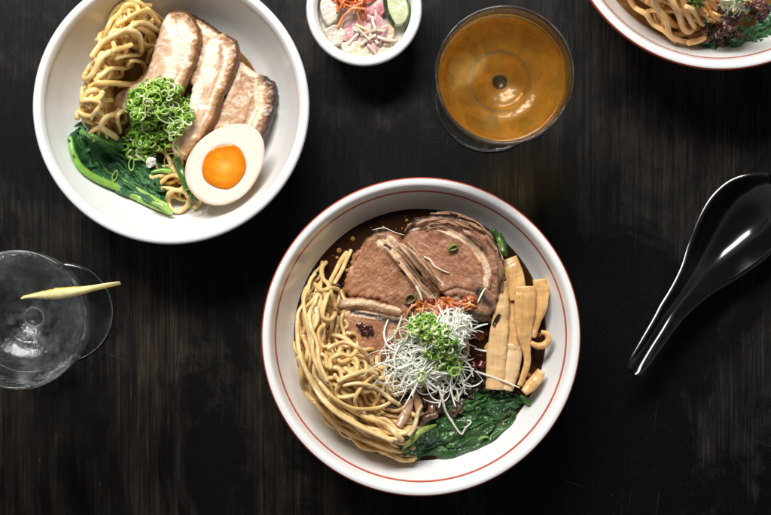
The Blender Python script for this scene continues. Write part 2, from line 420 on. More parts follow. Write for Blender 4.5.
def innerf(prof):
    p = np.array(sorted(prof)); return lambda r: np.interp(r, p[:, 0], p[:, 1])
def disc(name, c, r, z, mat, label, cat, wob=.0006, depth=.004):
    prof = [(.0002, z)] + [(r * f, z) for f in np.linspace(.1, .985, 14)] + [(r, z - .0002), (r - .002, z - depth), (.0002, z - depth)]
    V, F = lathe(prof, c, ns=120); 
    for v in V: v[2] += wob * fbm(v[0] * 60, v[1] * 60, 3) if v[2] > z - .0001 else 0
    F = [f[::-1] for f in F]
    return tag(mk(name, V, F, mat), label, cat)
ZM = .0500
disc('broth', cM, float(np.interp(ZM, [q[1] for q in inner_big[::-1]], [q[0] for q in inner_big[::-1]])) + .0006, ZM, M['broth'], 'dark brown glossy broth around the meat in the large bowl', 'broth')
disc('broth', cR, float(np.interp(ZM, [q[1] for q in inner_big[::-1]], [q[0] for q in inner_big[::-1]])) + .0006, ZM, M['broth_light'], 'reddish brown broth under the noodles of the top right bowl', 'broth')
t = NT('oil'); t.p(Base_Color=(.34, .16, .035), Roughness=.03); M['oil'] = t.m
A = Acc()
for i in range(110):
    a = math.radians(random.choice([random.uniform(20, 165), random.uniform(-60, 20)])); q = random.uniform(.062, .0835); r = random.choice([.0004, .0006, .0009, .0014]) * random.uniform(.7, 1.3); ns, V = 16, []
    for k_, (f, h) in enumerate([(1, 0), (.8, .00016), (.4, .00028), (.05, .0003)]):
        for j in range(ns): V.append((cM[0] + q * math.cos(a) + r * f * math.cos(2 * PI * j / ns), cM[1] + q * math.sin(a) + r * f * math.sin(2 * PI * j / ns) * .9, ZM + .0003 + h))
    A.add(V, [(k_ * ns + j, k_ * ns + (j + 1) % ns, (k_ + 1) * ns + (j + 1) % ns, (k_ + 1) * ns + j) for k_ in range(3) for j in range(ns)] + [tuple(3 * ns + j for j in range(ns))])
tag(A.mk('oil_droplets', M['oil']), 'tiny round oil droplets floating on the dark broth of the large bowl', 'oil droplets', kind='stuff')
ZL = .0290
disc('sauce', cL, float(np.interp(ZL, [q[1] for q in inner_left[::-1]], [q[0] for q in inner_left[::-1]])) + .0004, ZL, M['sauce'], 'golden brown sauce under the noodles of the plain white bowl', 'sauce')

def hm_for(c, prof, zl, half, extra):
    f = innerf(prof); return HM(c, half, lambda r: np.maximum(f(r), zl - .0015) + extra(r))
hmM = hm_for(cM, inner_big, ZM, .1, lambda r: 0 * r)
hmR = hm_for(cR, inner_big, ZM, .1, lambda r: 0 * r)
hmL = hm_for(cL, inner_left, ZL, .09, lambda r: .0055 * np.clip(1 - (r / .075) ** 2, 0, 1))
hmS = hm_for(cS, inner_small, .030, .045, lambda r: 0 * r)
def px2(pts, z): k = K(z); p = np.asarray(pts, float); return np.stack([(p[:, 0] - 385.5) * k, (257.5 - p[:, 1]) * k], 1)

# ---------------------------------------------------------------- noodles
def strand(acc, hm, pts_px, z, r, ns=8, stiff=.006, lift=.75, flat=.80, step=.0011, rmax=None):
    p = resample(px2(pts_px, z), step=step)
    if rmax:
        d = p - hm.c; L = np.linalg.norm(d, axis=1); s = np.minimum(1, rmax / np.maximum(L, 1e-6)); p = hm.c + d * s[:, None]
    zz = hm.drape(p, r, stiff, lift)
    rr = r * random.uniform(.84, 1.12) * (1 + .07 * np.sin(np.arange(len(p)) * .21 + random.random() * 6))
    V, F = tube(np.c_[p, zz], rr, ns, flat, random.random() * 3, random.uniform(-1, 1)); acc.add(V, F, a=random.random())
def wander(start, head, length, field, amp, wl, step=1.6, stop=None):
    p = np.array(start, float); out = [p.copy()]; ph = random.random() * 6.3; s = 0; w = wl * random.uniform(.8, 1.25); a0 = amp * random.uniform(.6, 1.2)
    h = head
    while s < length:
        g = field(p); gd = math.atan2(g[1], g[0])
        base = gd if head is None else gd
        h = base + a0 * math.sin(ph + s / w * 2 * PI) + .25 * mn.noise(Vector((p[0] * .03, p[1] * .03, ph)))
        p = p + step * np.array([math.cos(h), math.sin(h)]); out.append(p.copy()); s += step
        if stop and stop(p): break
        if random.random() < .01: w = wl * random.uniform(.7, 1.4)
    return catmull(out[::3], 4)

# large bowl: strands sweep down the left side of the bowl
stopM = lambda p: p[0] > 410 + random.random() * 14 and p[1] > 392
A = Acc(); C0 = np.array([420.3, 336.])
def arc_field(rho, sgn=1, k=.05):
    def f(p):
        d = p - C0; r = np.linalg.norm(d); u = d / r
        tng = np.array([u[1], -u[0]]) * sgn          # photo y is down: runs left side downward
        return tng - u * np.clip((r - rho) * k, -.9, .9)
    return f
def polar(rho, deg): return C0 + rho * np.array([math.cos(math.radians(deg)), -math.sin(math.radians(deg))])
for i in range(34):                                   # the bed of noodles under the toppings
    rho = random.uniform(8, 80); a = random.uniform(0, 360)
    strand(A, hmM, wander(polar(rho, a), None, random.uniform(60, 110), arc_field(rho + 8), .7, 40), .055, .0016, rmax=.080)
for i in range(30):
    rho = random.uniform(52, 124); a = random.uniform(142, 182)
    strand(A, hmM, wander(polar(rho, a), None, random.uniform(120, 250) * rho / 100, arc_field(rho + random.uniform(-8, 6)), .60, 30, stop=stopM), .055, .0016, rmax=.0846)
for i in range(15):
    rho = random.uniform(70, 118); a = random.uniform(150, 185)
    strand(A, hmM, wander(polar(rho, a), None, random.uniform(60, 120), arc_field(rho), 1.05, 30, stop=stopM), .055, .0016, rmax=.0846)
for i in range(30):                                   # long smooth strands over the lower left
    rho = random.uniform(84, 125); a = random.uniform(148, 192)
    strand(A, hmM, wander(polar(rho, a), None, random.uniform(140, 240), arc_field(rho + random.uniform(-14, 3)),  .42, 36, stop=stopM), .057, .00165, stiff=.008, rmax=.0850)
for i in range(16):                                   # curly middle part
    s0 = (random.uniform(322, 352), random.uniform(330, 372))
    strand(A, hmM, wander(s0, None, random.uniform(50, 95), lambda p: np.array([.75, .55 + (370 - p[1]) * .008]), 1.05, 27), .057, .0016)
traced = [
 [(347,252),(341,260),(336,270),(330,285),(331,300),(336,310),(332,318),(325,315),(326,305),(330,290)],
 [(351,250),(345,263),(341,272),(335,283)], [(326,262),(322,268),(324,278),(330,284),(334,296),(337,305)],
 [(316,283),(323,289),(333,287),(340,289)], [(308,290),(305,302),(309,318),(315,335),(316,352),(326,372),(332,380)],
 [(318,300),(312,312),(314,325),(320,340),(322,358),(330,376)], [(332,333),(345,336),(357,346),(352,352),(342,350),(333,355),(333,364)],
 [(330,345),(342,340),(354,342),(364,350),(372,360)], [(345,372),(338,385),(342,392),(356,390)],
 [(299,320),(301,345),(312,372),(330,398),(352,415),(378,430)], [(303,352),(318,385),(338,407),(362,422),(392,436)],
 [(322,378),(340,397),(365,412),(385,420),(402,436)], [(372,372),(362,382),(356,395),(360,408)],
 [(340,376),(355,369),(368,366),(378,370)], [(386,380),(380,392),(374,402),(380,410)], [(330,388),(352,402),(377,404),(393,397)],
 [(316,398),(340,424),(366,437),(392,447)], [(345,380),(360,378),(374,382),(386,392),(399,402)]]
for tr in traced: strand(A, hmM, catmull(tr, 8), .058, .00165, lift=.8)
tag(A.mk('noodles', M['noodle_pale']), 'thin straw coloured noodles sweeping down the left side of the large bowl', 'noodles', kind='stuff')

# plain white bowl: thick loopy noodles
A = Acc()
def fieldL(p):
    t = np.array([-.62, .78]) if p[1] < 70 else np.array([-.2, .98])
    tx = np.interp(p[1], [0, 30, 60, 90, 125], [140, 132, 120, 106, 106]); return t + np.array([(tx - p[0]) * .035, 0])
for i in range(22):
    s0 = (random.uniform(128, 156), random.uniform(6, 30))
    strand(A, hmL, wander(s0, None, random.uniform(70, 150), fieldL, 1.25, 44), .045, .00180, ns=9, rmax=.0735)
for i in range(16):
    s0 = (random.uniform(94, 122), random.uniform(65, 105))
    strand(A, hmL, wander(s0, None, random.uniform(45, 80), lambda p: np.array([(102 - p[0]) * .05, 1.0]), 1.3, 40), .045, .00180, ns=9, rmax=.0735)
for i in range(10):                                    # bottom of the bowl, partly hidden
    s0 = (random.uniform(120, 160), random.uniform(130, 190))
    strand(A, hmL, wander(s0, None, random.uniform(60, 100), lambda p: np.array([.9, .35 + (180 - p[1]) * .02]), .9, 50), .045, .00180, ns=9, rmax=.072)
trL = [
 [(106,50),(108,30),(117,13),(131,4),(144,7),(148,14),(140,20)], [(112,48),(120,28),(132,12),(142,12),(146,22)],
 [(150,12),(160,18),(163,28),(158,40),(148,46),(140,40),(146,33),(153,36),(150,48),(144,60)],
 [(126,34),(138,24),(152,16),(160,24)], [(128,44),(140,34),(150,28),(160,32)],
 [(99,50),(103,46),(110,48),(108,56),(101,62),(95,70),(90,78),(93,84),(101,84),(108,76),(114,66),(122,60)],
 [(104,66),(112,52),(124,44),(136,38),(146,42),(143,52),(134,60),(126,66)],
 [(107,88),(114,82),(122,74),(132,68),(141,62),(142,72),(136,80),(124,86),(112,90)],
 [(108,90),(120,90),(132,84),(141,76)], [(124,60),(130,56),(139,50)], [(91,92),(92,104),(100,107),(110,105),(114,98)],
 [(89,112),(92,118),(98,121),(107,118),(112,110),(106,107),(96,108),(90,113),(89,124)], [(121,110),(116,120),(110,130),(117,138)], [(128,108),(121,120),(118,132)],
 [(158,184),(168,176),(178,176),(184,184),(178,190),(168,188),(160,188)],
 [(166,204),(168,194),(176,190),(186,194),(186,204),(178,211),(169,208),(165,198)],[(186,196),(194,190),(200,198),(193,208)]]
for tr in trL: strand(A, hmL, catmull(tr, 8), .048, .00188, ns=9, lift=.8, stiff=.004)
tag(A.mk('noodles', M['noodle_gold']), 'thick golden looped noodles beside the pork in the plain white bowl', 'noodles', kind='stuff')

# top right bowl
A = Acc()
CR = np.array([720., -86.])
def fr(rho):
    def f(p):
        d = p - CR; r = np.linalg.norm(d); u = d / r; return np.array([u[1], -u[0]]) - u * np.clip((r - rho) * .05, -.8, .8)
    return f
for i in range(62):
    rho = random.uniform(60, 126); a = math.radians(random.uniform(170, 235))
    s0 = CR + rho * np.array([math.cos(a), -math.sin(a)])
    strand(A, hmR, wander(s0, None, random.uniform(50, 120), fr(rho + random.uniform(-10, 6)), .5, 40), .057, .0021, ns=9, rmax=.0855)
for tr in [[(626,0),(640,14),(655,26),(668,36),(676,42)], [(640,0),(648,12),(660,24),(668,38),(684,42),(700,40)], [(655,-8),(662,12),(674,26),(686,34),(693,28)],
           [(664,-8),(672,10),(680,22),(690,30)], [(674,16),(688,20),(702,26)], [(686,44),(696,42),(704,38)]]:
    strand(A, hmR, catmull(tr, 8), .058, .0022, ns=9)
tag(A.mk('noodles', M['noodle_orange']), 'thick orange tinted noodles in the bowl at the top right corner', 'noodles', kind='stuff')

# ---------------------------------------------------------------- meat slices
def slab(name, outline, centre, zref, z0, thick, mat, label, cat, hm, group=None, tilt=(0, 0), fat=(), fat_r=6, char=(), char_r=5, dark=(), dark_r=3, groove=(), groove_r=3, groove_d=.0012,
         ridge=(), ridge_r=4, ridge_h=.001, bump=.0009, edge=.003, seed=0, wob=.9, fibre=0.0, cup=0.0, NA=240, NR=42):
    """an irregular thick slice; outline and seams in photo pixels at height zref, tilt in metres of rise per 100 px"""
    o = resample(catmull(outline, 10, True), n=NA, closed=True); cpt = np.array(centre, float)
    for i in range(NA):
        d = o[i] - cpt; o[i] += d / np.linalg.norm(d) * (wob * fbm(o[i][0] * .16 + seed, o[i][1] * .16) * 1.6)
    pts = [cpt[None]]; ts = [np.zeros(1)]
    for k in range(1, NR + 1):
        t = (k / NR) ** .8; pts.append(cpt + (o - cpt) * t); ts.append(np.full(NA, t))
    p = np.concatenate(pts); ed = segdist(p, np.vstack([o, o[:1]])); em = ed * K(zref)
    prof = np.sqrt(np.clip(1 - (1 - np.clip(em / edge, 0, 1)) ** 2, 0, 1))
    fa = paint(p, fat, fat_r); ch = paint(p, char, char_r); dk = paint(p, dark, dark_r); gr = paint(p, groove, groove_r); rg = paint(p, ridge, ridge_r)
    nz = np.array([fbm(q[0] * .055 + seed * 3.1, q[1] * .055, seed, 5) for q in p]); nf = np.array([fbm(q[0] * .3, q[1] * .3, seed + 9, 3) for q in p])
    zt = thick * prof + (bump * nz + bump * .22 * nf) * prof - groove_d * gr ** .8 + ridge_h * np.sin(rg * PI / 2) - dk * .001 - cup * np.clip(1 - em / .02, 0, 1)
    base = z0 + (p[:, 0] - cpt[0]) / 100 * tilt[0] + (p[:, 1] - cpt[1]) / 100 * tilt[1]
    xy = px2(p, zref); top = np.c_[xy, base + zt]
    ring0 = 1 + (NR - 1) * NA
    bot = np.c_[xy[ring0:], base[ring0:] - thick * .10]; bot2 = cpt + (p[ring0:] - cpt) * .9
    bot2 = np.c_[px2(bot2, zref), base[ring0:] - thick * .35]; cb = np.array([[*px2([cpt], zref)[0], z0 - thick * .4]])
    V = np.vstack([top, bot, bot2, cb]); F = []
    for j in range(NA): F.append((0, 1 + (j + 1) % NA, 1 + j))
    for k in range(NR - 1):
        a = 1 + k * NA; b = a + NA
        for j in range(NA):
            w = (j + 1) % NA; F.append((a + j, a + w, b + w, b + j))
    n0 = len(top)
    for a, b in ((ring0, n0), (n0, n0 + NA)):
        for j in range(NA):
            w = (j + 1) % NA; F.append((a + j, a + w, b + w, b + j))
    for j in range(NA): F.append((n0 + NA + j, n0 + NA + (j + 1) % NA, n0 + 2 * NA))
    def ext(x): return np.r_[x, x[ring0:], x[ring0:], x[:1]]
    # orientation: outline may run either way
    ar = np.sum(o[:, 0] * np.roll(o[:, 1], -1) - np.roll(o[:, 0], -1) * o[:, 1])
    if ar < 0: F = [f[::-1] for f in F]
    ob = mk(name, V, F, mat, attrs={'fat': ext(fa), 'char': ext(ch), 'dark': ext(dk)})
    hm.put(xy, top[:, 2] - .0006, .0009)
    return tag(ob, label, cat, group)
def closed(o): return [list(o) + [o[0]]]
def fibres(parent, name, mat, guides, zref, hm, n, r, length, col, jit=2.0, off=.0):
    A = Acc()
    for i in range(n):
        g = resample(catmull(random.choice(guides), 8), step=1.0)
        L = int(random.uniform(*length)); s = random.randint(0, max(0, len(g) - L - 1)); q = g[s:s + L].copy()
        o = np.array([random.gauss(0, jit), random.gauss(0, jit)]); ph = random.random() * 9
        q += o; q[:, 0] += np.array([1.1 * mn.noise(Vector((k * .1, ph, 0))) for k in range(len(q))]); q[:, 1] += np.array([1.1 * mn.noise(Vector((k * .1, ph, 5))) for k in range(len(q))])
        p = resample(px2(q, zref), step=.0008); rr = r * random.uniform(.6, 1.4)
        z = hm.drape(p, rr, .003, .55) + off
        taper = np.sin(np.linspace(.25, PI - .25, len(p))) ** .5
        c = np.array(col) * random.uniform(.72, 1.25); V, F = tube(np.c_[p, z], rr * (.35 + .65 * taper) * (1 + .18 * np.sin(np.arange(len(p)) * .5 + ph)), 7, .55, random.random() * .8); A.add(V, F, c)
    return A.mk(name, mat, parent)

# --- large bowl: C, A, B from the bottom up
oC = [(338,301),(352,297),(373,298),(392,304),(408,312),(412,335),(402,358),(386,366),(370,362),(354,349),(343,330),(336,312)]
mC = slab('meat_slice', oC, (374,330), .066, .0600, .006, M['beef'], 'braised meat slice nearest the noodles, its pale fatty top edge split open', 'meat', hmM, 'braised meat slices in the large bowl', (-.004, -.006),
     fat=[[(340,304),(355,301),(372,304),(398,311)], [(345,312),(365,314),(392,318)]], fat_r=5, groove=[[(341,310),(362,310),(385,315),(402,318)]], groove_r=2.2, groove_d=.0022,
     dark=[[(358,326),(370,330)], [(352,312),(380,317)]], dark_r=3, char=[[(360,330),(372,334)], [(380,318),(400,322)]], char_r=6, wob=2.0, seed=3, ridge=[[(341,304),(372,303),(400,310)]], ridge_r=5, ridge_h=.0022)
oA = [(344,281),(352,258),(362,243),(372,233),(387,230),(402,236),(415,250),(428,272),(440,292),(443,312),(425,322),(404,316),(385,304),(368,300),(350,297),(343,291)]
mA = slab('meat_slice', oA, (391,277), .070, .0625, .0068, M['beef'], 'middle braised meat slice with a pale fat seam running down its right side', 'meat', hmM, 'braised meat slices in the large bowl', (.001, -.008),
     fat=[[(381,243),(398,256),(416,281),(434,303)], [(390,240),(408,256),(424,276)], [(424,292),(436,306)]], fat_r=6, groove=[[(379,240),(392,250),(405,263),(417,274)], [(410,268),(426,288)], [(364,246),(352,270)]], groove_r=2.4, groove_d=.002,
     dark=[[(385,246),(390,249)], [(411,267),(422,275)], [(402,271),(408,276)]], dark_r=2.6, char=[[(362,241),(374,232),(388,230)]], char_r=4, wob=2.0, seed=5,
     ridge=[[(384,244),(400,262),(420,288),(432,302)], [(392,238),(410,256),(426,276)]], ridge_r=5, ridge_h=.0020)
fibres(mA, 'fat_seam', M['misc'], [[(384,244),(400,260),(420,286),(434,304)], [(393,239),(410,256),(428,278)]], .072, hmM, 16, .0012, (22, 48), (.66, .43, .28), 2.4, -.0006)
oB = [(404,240),(406,230),(413,220),(433,214),(463,218),(486,229),(499,246),(504,268),(501,288),(496,308),(486,322),(466,318),(449,303),(434,284),(418,263),(405,250)]
mB = slab('meat_slice', oB, (455,265), .074, .0665, .0068, M['beef2'], 'upper slice of braised meat with a shredded brown rim and smooth pink centre', 'meat', hmM, 'braised meat slices in the large bowl', (.002, -.007),
     fat=[[(413,226),(432,224),(452,233),(470,243),(484,262)], [(478,250),(488,270),(486,284)], [(415,256),(430,272),(440,284)]], fat_r=4.5,
     char=[[(405,232),(415,219),(433,214),(463,218),(487,230),(500,248),(504,268),(501,290)], [(405,250),(420,267)], [(446,300),(470,314),(490,318)], [(478,292),(490,305)]], char_r=9,
     groove=[[(410,228),(430,225),(450,232),(470,244),(482,262),(484,278)], [(440,294),(456,288),(474,292)]], groove_r=2, groove_d=.0018,
     dark=[[(444,300),(456,296)], [(462,298),(476,306)]], dark_r=3, wob=2.0, seed=8, ridge=[[(412,221),(440,218),(470,226),(492,245),(497,268)]], ridge_r=8, ridge_h=.0022)
fibres(mB, 'shredded_rim', M['misc'], [[(404,240),(413,221),(436,216),(464,220),(487,232),(499,252),(502,275),(498,304)], [(410,232),(440,222),(466,230),(486,246),(494,270),(492,296)]], .076, hmM, 36, .0009, (12, 34), (.37, .205, .12), 2.8, -.0003)
fibres(mB, 'shredded_fold', M['misc'], [[(405,244),(418,258),(432,274),(444,288)]], .076, hmM, 18, .0010, (14, 34), (.50, .30, .18), 2.6, -.0005)

# --- plain white bowl: four pork slices
oP4 = [(238,60),(250,68),(266,75),(276,84),(275,108),(267,131),(256,146),(232,142),(214,138),(212,122),(222,98),(230,78)]
slab('pork_slice', oP4, (244,108), .052, .0420, .006, M['pork_dark'], 'rightmost pork slice, browner, with a charred black outer edge above the egg', 'pork', hmL, 'roast pork slices in the plain white bowl', (-.006, .004),
     char=[[(266,76),(275,85),(274,108),(267,131),(258,144)]], char_r=13, fat=[[(240,64),(256,74),(262,84)], [(258,82),(258,108),(248,132)], [(236,70),(226,96)]], fat_r=6, seed=12,
     groove=[[(252,98),(246,120),(232,136)], [(258,84),(260,106),(252,126)]], groove_r=2, bump=.0012)
oP3 = [(186,14),(198,16),(210,24),(224,34),(228,50),(214,75),(200,90),(188,80),(184,50)]
slab('pork_slice', oP3, (204,50), .052, .0450, .005, M['pork_dark'], 'mostly hidden pork slice showing only its brown top edge between two paler slices', 'pork', hmL, 'roast pork slices in the plain white bowl', (-.004, .002),
     char=[[(190,14),(208,22),(224,34)]], char_r=6, fat=[[(196,26),(214,36)]], fat_r=5, seed=14)
oP2 = [(203,44),(212,35),(224,32),(236,40),(239,56),(231,82),(223,97),(217,120),(203,142),(189,158),(178,158),(170,146),(180,118),(193,84),(200,62)]
slab('pork_slice', oP2, (206,92), .056, .0485, .0055, M['pork'], 'long pale pork slice in the middle with a browned knobbly right edge reaching the egg', 'pork', hmL, 'roast pork slices in the plain white bowl', (.004, .002),
     char=[[(230,36),(238,44),(239,58),(231,84),(222,100),(217,120),(203,142),(190,156)]], char_r=14, fat=[[(228,42),(230,62),(220,90),(210,118),(196,142)], [(205,50),(196,90),(184,125)], [(212,44),(208,76)]], fat_r=9,
     groove=[[(222,50),(220,72),(210,98)], [(206,112),(196,134)]], groove_r=2.2, groove_d=.0009, ridge=[[(221,92),(216,104),(212,116),(198,140)]], ridge_r=5, ridge_h=.0022, seed=17, bump=.0010)
oP1 = [(160,24),(166,13),(174,9),(186,10),(196,20),(201,36),(198,56),(190,76),(181,96),(168,112),(150,116),(128,112),(112,106),(115,94),(128,85),(142,77),(149,60),(155,40)]
slab('pork_slice', oP1, (172,60), .058, .0505, .0058, M['pork'], 'pale pink pork slice leaning on the noodles, with a thin toasted right edge', 'pork', hmL, 'roast pork slices in the plain white bowl', (.002, .001),
     char=[[(176,9),(188,11),(197,21),(202,36),(198,57),(190,77),(182,95)]], char_r=12, fat=[[(190,22),(194,42),(186,70),(176,90)], [(168,20),(178,46),(168,76)], [(182,20),(186,50)]], fat_r=8,
     groove=[[(172,24),(182,44),(176,70)], [(160,46),(158,72)]], groove_r=2, groove_d=.0006, seed=21, bump=.0009)

# ---------------------------------------------------------------- halved egg
def egg():
    zc = .0680; c = np.array(P(226, 163.5, zc)); k = K(zc); a, b = 45.5 * k, 34.0 * k; ang = math.radians(47)
    nx, ny = .10, .10                                                   # the cut face leans to the lower right
    root = empty('egg_half', (c[0], c[1], zc - .02), 'halved soft boiled egg with orange yolk at the lower right of the plain white bowl', 'egg')
    def pt(u, v, w):   # egg axes to world, with lean
        x = u * math.cos(ang) - v * math.sin(ang); y = u * math.sin(ang) + v * math.cos(ang)
        return (c[0] + x, c[1] + y, zc + w + .16 * y - .05 * x)
    ns = 120; V = []; rim = []
    prof = []                                                           # radial factor, depth, rim mask
    for q in np.linspace(.02, .955, 26): prof.append((q, 0.0, max(0, (q - .90) / .1)))
    for q in np.linspace(.2, 1, 6): prof.append((.955 + .045 * math.sin(q * PI / 2), -.0010 * (1 - math.cos(q * PI / 2)), .7 + .3 * q))
    for q in np.linspace(.05, 1, 24): prof.append((math.cos(q * PI / 2) ** .9 if q < 1 else .0, -.001 - .0205 * math.sin(q * PI / 2), 1.0))
    yc = (-.10, -.03)
    for (s, w, m) in prof:
        for j in range(ns):
            th = 2 * PI * j / ns; sh = 1 - .11 * math.cos(th)
            u = a * s * math.cos(th); v = b * s * math.sin(th) * sh
            d = math.hypot((u - yc[0] * a * .8) / (23.5 * k), (v - yc[1] * b) / (21 * k))
            ww = w
            if w == 0: ww = -.0016 * max(0, min(1, (1.0 - d) / .10)) + .00012 * fbm(u * 300, v * 300, 2)
            V.append(pt(u, v, ww)); rim.append(m)
    F = []
    for i in range(len(prof) - 1):
        for j in range(ns): F.append((i * ns + j, i * ns + (j + 1) % ns, (i + 1) * ns + (j + 1) % ns, (i + 1) * ns + j))
    F = [f[::-1] for f in F]; F.append(tuple(range(ns)))
    mk('egg_white', V, F, M['eggwhite'], root, attrs={'rim': rim})
    V = []; rim = []; cy = (yc[0] * a * .8, yc[1] * b)
    pr = [(q, .0006 + .0006 * (1 - q * q)) for q in np.linspace(.02, .97, 20)] + [(1.0, .00015), (1.005, -.0008), (.9, -.004), (.5, -.006), (.05, -.007)]
    for s, w in pr:
        for j in range(ns):
            th = 2 * PI * j / ns; wb = 1 + .025 * math.sin(3 * th + 1) + .02 * math.sin(5 * th)
            u = cy[0] + 23.2 * k * s * math.cos(th) * wb; v = cy[1] + 20.8 * k * s * math.sin(th) * wb
            w2 = w + (.0004 * fbm(u * 160, v * 160, 7) if s < .95 else 0) - (.0008 * max(0, 1 - math.hypot(u, v) / .004) if w > 0 else 0)
            V.append(pt(u, v, w2)); rim.append(s)
    F = []
    for i in range(len(pr) - 1):
        for j in range(ns): F.append((i * ns + j, i * ns + (j + 1) % ns, (i + 1) * ns + (j + 1) % ns, (i + 1) * ns + j))
    F = [f[::-1] for f in F]; F.append(tuple(range(ns)))
    mk('yolk', V, F, M['yolk'], root, attrs={'rim': rim})
egg()

def dome(hm, c_px, zref, rad, h):
    c = px2([c_px], zref)[0]; g = np.arange(hm.n) * hm.cell - hm.half; X, Y = np.meshgrid(g, g, indexing='ij')
    d = np.hypot(X + hm.c[0] - c[0], Y + hm.c[1] - c[1]) / (rad * K(zref)); hm.a += h * np.clip(1 - d * d, 0, 1)

# ---------------------------------------------------------------- leafy greens
def leaf(name, guide, width, zref, hm, mat, parent, fold=3, amp=.0022, seed=0, lift=.0012, vein=True, nu=70, nv=26):
    g = resample(catmull(guide, 8), n=nu); V = []; ve = []
    T = np.gradient(g, axis=0); T /= np.linalg.norm(T, axis=1)[:, None]; N = np.c_[-T[:, 1], T[:, 0]]
    pp = []; off = []
    for i in range(nu):
        u = i / (nu - 1); w = width * (math.sin(PI * min(1, .08 + u * .92)) ** .45) * (1 + .25 * mn.noise(Vector((u * 6, seed, 0))))
        for j in range(nv):
            v = j / (nv - 1) * 2 - 1
            ph = 2.2 * mn.noise(Vector((u * 3, v * .7, seed + 3.3)))
            x = v * w * 1.12 + 2.6 * mn.noise(Vector((u * 5, v * .8, seed))) ; al = 2.4 * mn.noise(Vector((u * 4, v * 1.3, seed + 20)))
            z = amp * (.55 * math.sin(fold * .55 * PI * v + ph * 2.2) + 1.25 * mn.noise(Vector((u * 5, v * 1.1, seed + 7))) + .55 * mn.noise(Vector((u * 12, v * 2.6, seed + 11)))) - .0022 * abs(v) ** 3
            pp.append(g[i] + N[i] * x + T[i] * al); off.append(z); ve.append(max(0, 1 - abs(v) / .07) * .7 if vein else 0)
    pp = np.array(pp); off = np.array(off); xy = px2(pp, zref)
    zz = hm.mean(xy, .0028)
    Z = zz.reshape(nu, nv)
    for _ in range(14):
        Zp = np.pad(Z, 1, mode='edge'); Z = (Zp[:-2, 1:-1] + Zp[2:, 1:-1] + Zp[1:-1, :-2] + Zp[1:-1, 2:] + 2 * Z) / 6
    z = Z.ravel() + off + lift; top = np.c_[xy, z]
    F = [(i * nv + j, i * nv + j + 1, (i + 1) * nv + j + 1, (i + 1) * nv + j) for i in range(nu - 1) for j in range(nv - 1)]
    Nn = vnormals(top, F); Nn[Nn[:, 2] < 0] *= -1
    n = len(top); bot = top - Nn * .0004; F2 = [f for f in F] + [tuple(x + n for x in f[::-1]) for f in F]
    per = [j for j in range(nv)] + [i * nv + nv - 1 for i in range(1, nu)] + [(nu - 1) * nv + j for j in range(nv - 2, -1, -1)] + [i * nv for i in range(nu - 2, 0, -1)]
    for q in range(len(per)):
        w = (q + 1) % len(per); F2.append((per[q], per[w], per[w] + n, per[q] + n))
    ob = mk(name, np.vstack([top, bot]), F2, mat, parent, attrs={'vein': ve + ve})
    hm.put(xy, z - .0009, .0007); return ob
def stalk(parent, guide, rad_px, zref, hm, cols, lift=.7, flat=.75):
    p = resample(px2(catmull(guide, 8), zref), step=.0009); k = K(zref); n = len(p)
    rr = np.interp(np.linspace(0, 1, n), np.linspace(0, 1, len(rad_px)), rad_px) * k
    z = hm.drape(p, float(rr.mean()), .008, lift); V, F = tube(np.c_[p, z], rr, 12, flat)
    u = np.repeat(np.linspace(0, 1, n), 12); u = np.r_[u, 0, 1]; c = np.array(cols[0])[None] * (1 - u[:, None]) + np.array(cols[1])[None] * u[:, None]
    return mk('stalk', V, F, M['stalk'], parent, cols=c)
def bunch(label, loc): return empty('spinach', loc, label, 'spinach', 'cooked leaf greens')
# plain white bowl
sp = bunch('dark green spinach with light green stalks at the lower left of the plain white bowl', (*P(125, 165, .045), .036))
stalk(sp, [(72,138),(76,155),(84,169),(98,179),(118,188),(140,199),(158,207),(170,212)], [2.5, 3.2, 3.6, 3.8, 3.6, 3.6, 3.8, 3.2], .045, hmL, [(.17, .42, .045), (.38, .58, .12)], .9)
stalk(sp, [(100,170),(120,180),(142,193),(168,207)], [2.4, 3.0, 3.2, 3.2], .045, hmL, [(.10, .30, .03), (.42, .60, .16)], .9)
stalk(sp, [(84,133),(92,136),(102,140),(116,146)], [3, 2.6, 2.2, 1.2], .048, hmL, [(.16, .38, .05), (.07, .2, .03)], 1.2)
LG = [([(84,134),(92,150),(106,166),(126,182),(150,198)], 13), ([(80,128),(78,140),(84,154),(96,166)], 9), ([(96,140),(112,148),(128,160),(144,172),(158,182)], 12),
      ([(90,140),(104,158),(122,172),(140,186),(158,204)], 9), ([(112,142),(128,152),(142,160),(160,174)], 10), ([(98,158),(116,174),(136,188),(160,206)], 7), ([(140,170),(150,180),(158,194),(160,208)], 8),
      ([(128,168),(142,178),(154,186),(166,190)], 7), ([(142,166),(154,168),(166,171)], 6), ([(74,130),(84,126),(93,134),(90,146)], 7), ([(104,144),(124,164),(138,182)], 5)]
for i, (g, w) in enumerate(LG):
    leaf('leaf', g, w, .046, hmL, M['spinach_blue'], sp, fold=2 + i % 3, amp=.0028, seed=i * 3.7 + 1, lift=.0009)
stalk(sp, [(150,172),(160,170),(170,171)], [1.6, 2.4, 2.6], .05, hmL, [(.10, .28, .04), (.36, .62, .10)], .7)
stalk(sp, [(152,202),(162,206),(172,213)], [1.6, 3.0, 2.6], .05, hmL, [(.20, .40, .05), (.46, .66, .18)], .7)
gs = empty('spinach_sprig', (*P(183, 180, .045), .04), 'single dark green stem poking out under the left edge of the egg', 'spinach')
stalk(gs, [(176,158),(181,170),(187,184),(196,199)], [3, 4.5, 4.5, 4], .046, hmL, [(.06, .16, .025), (.05, .14, .02)], .5)

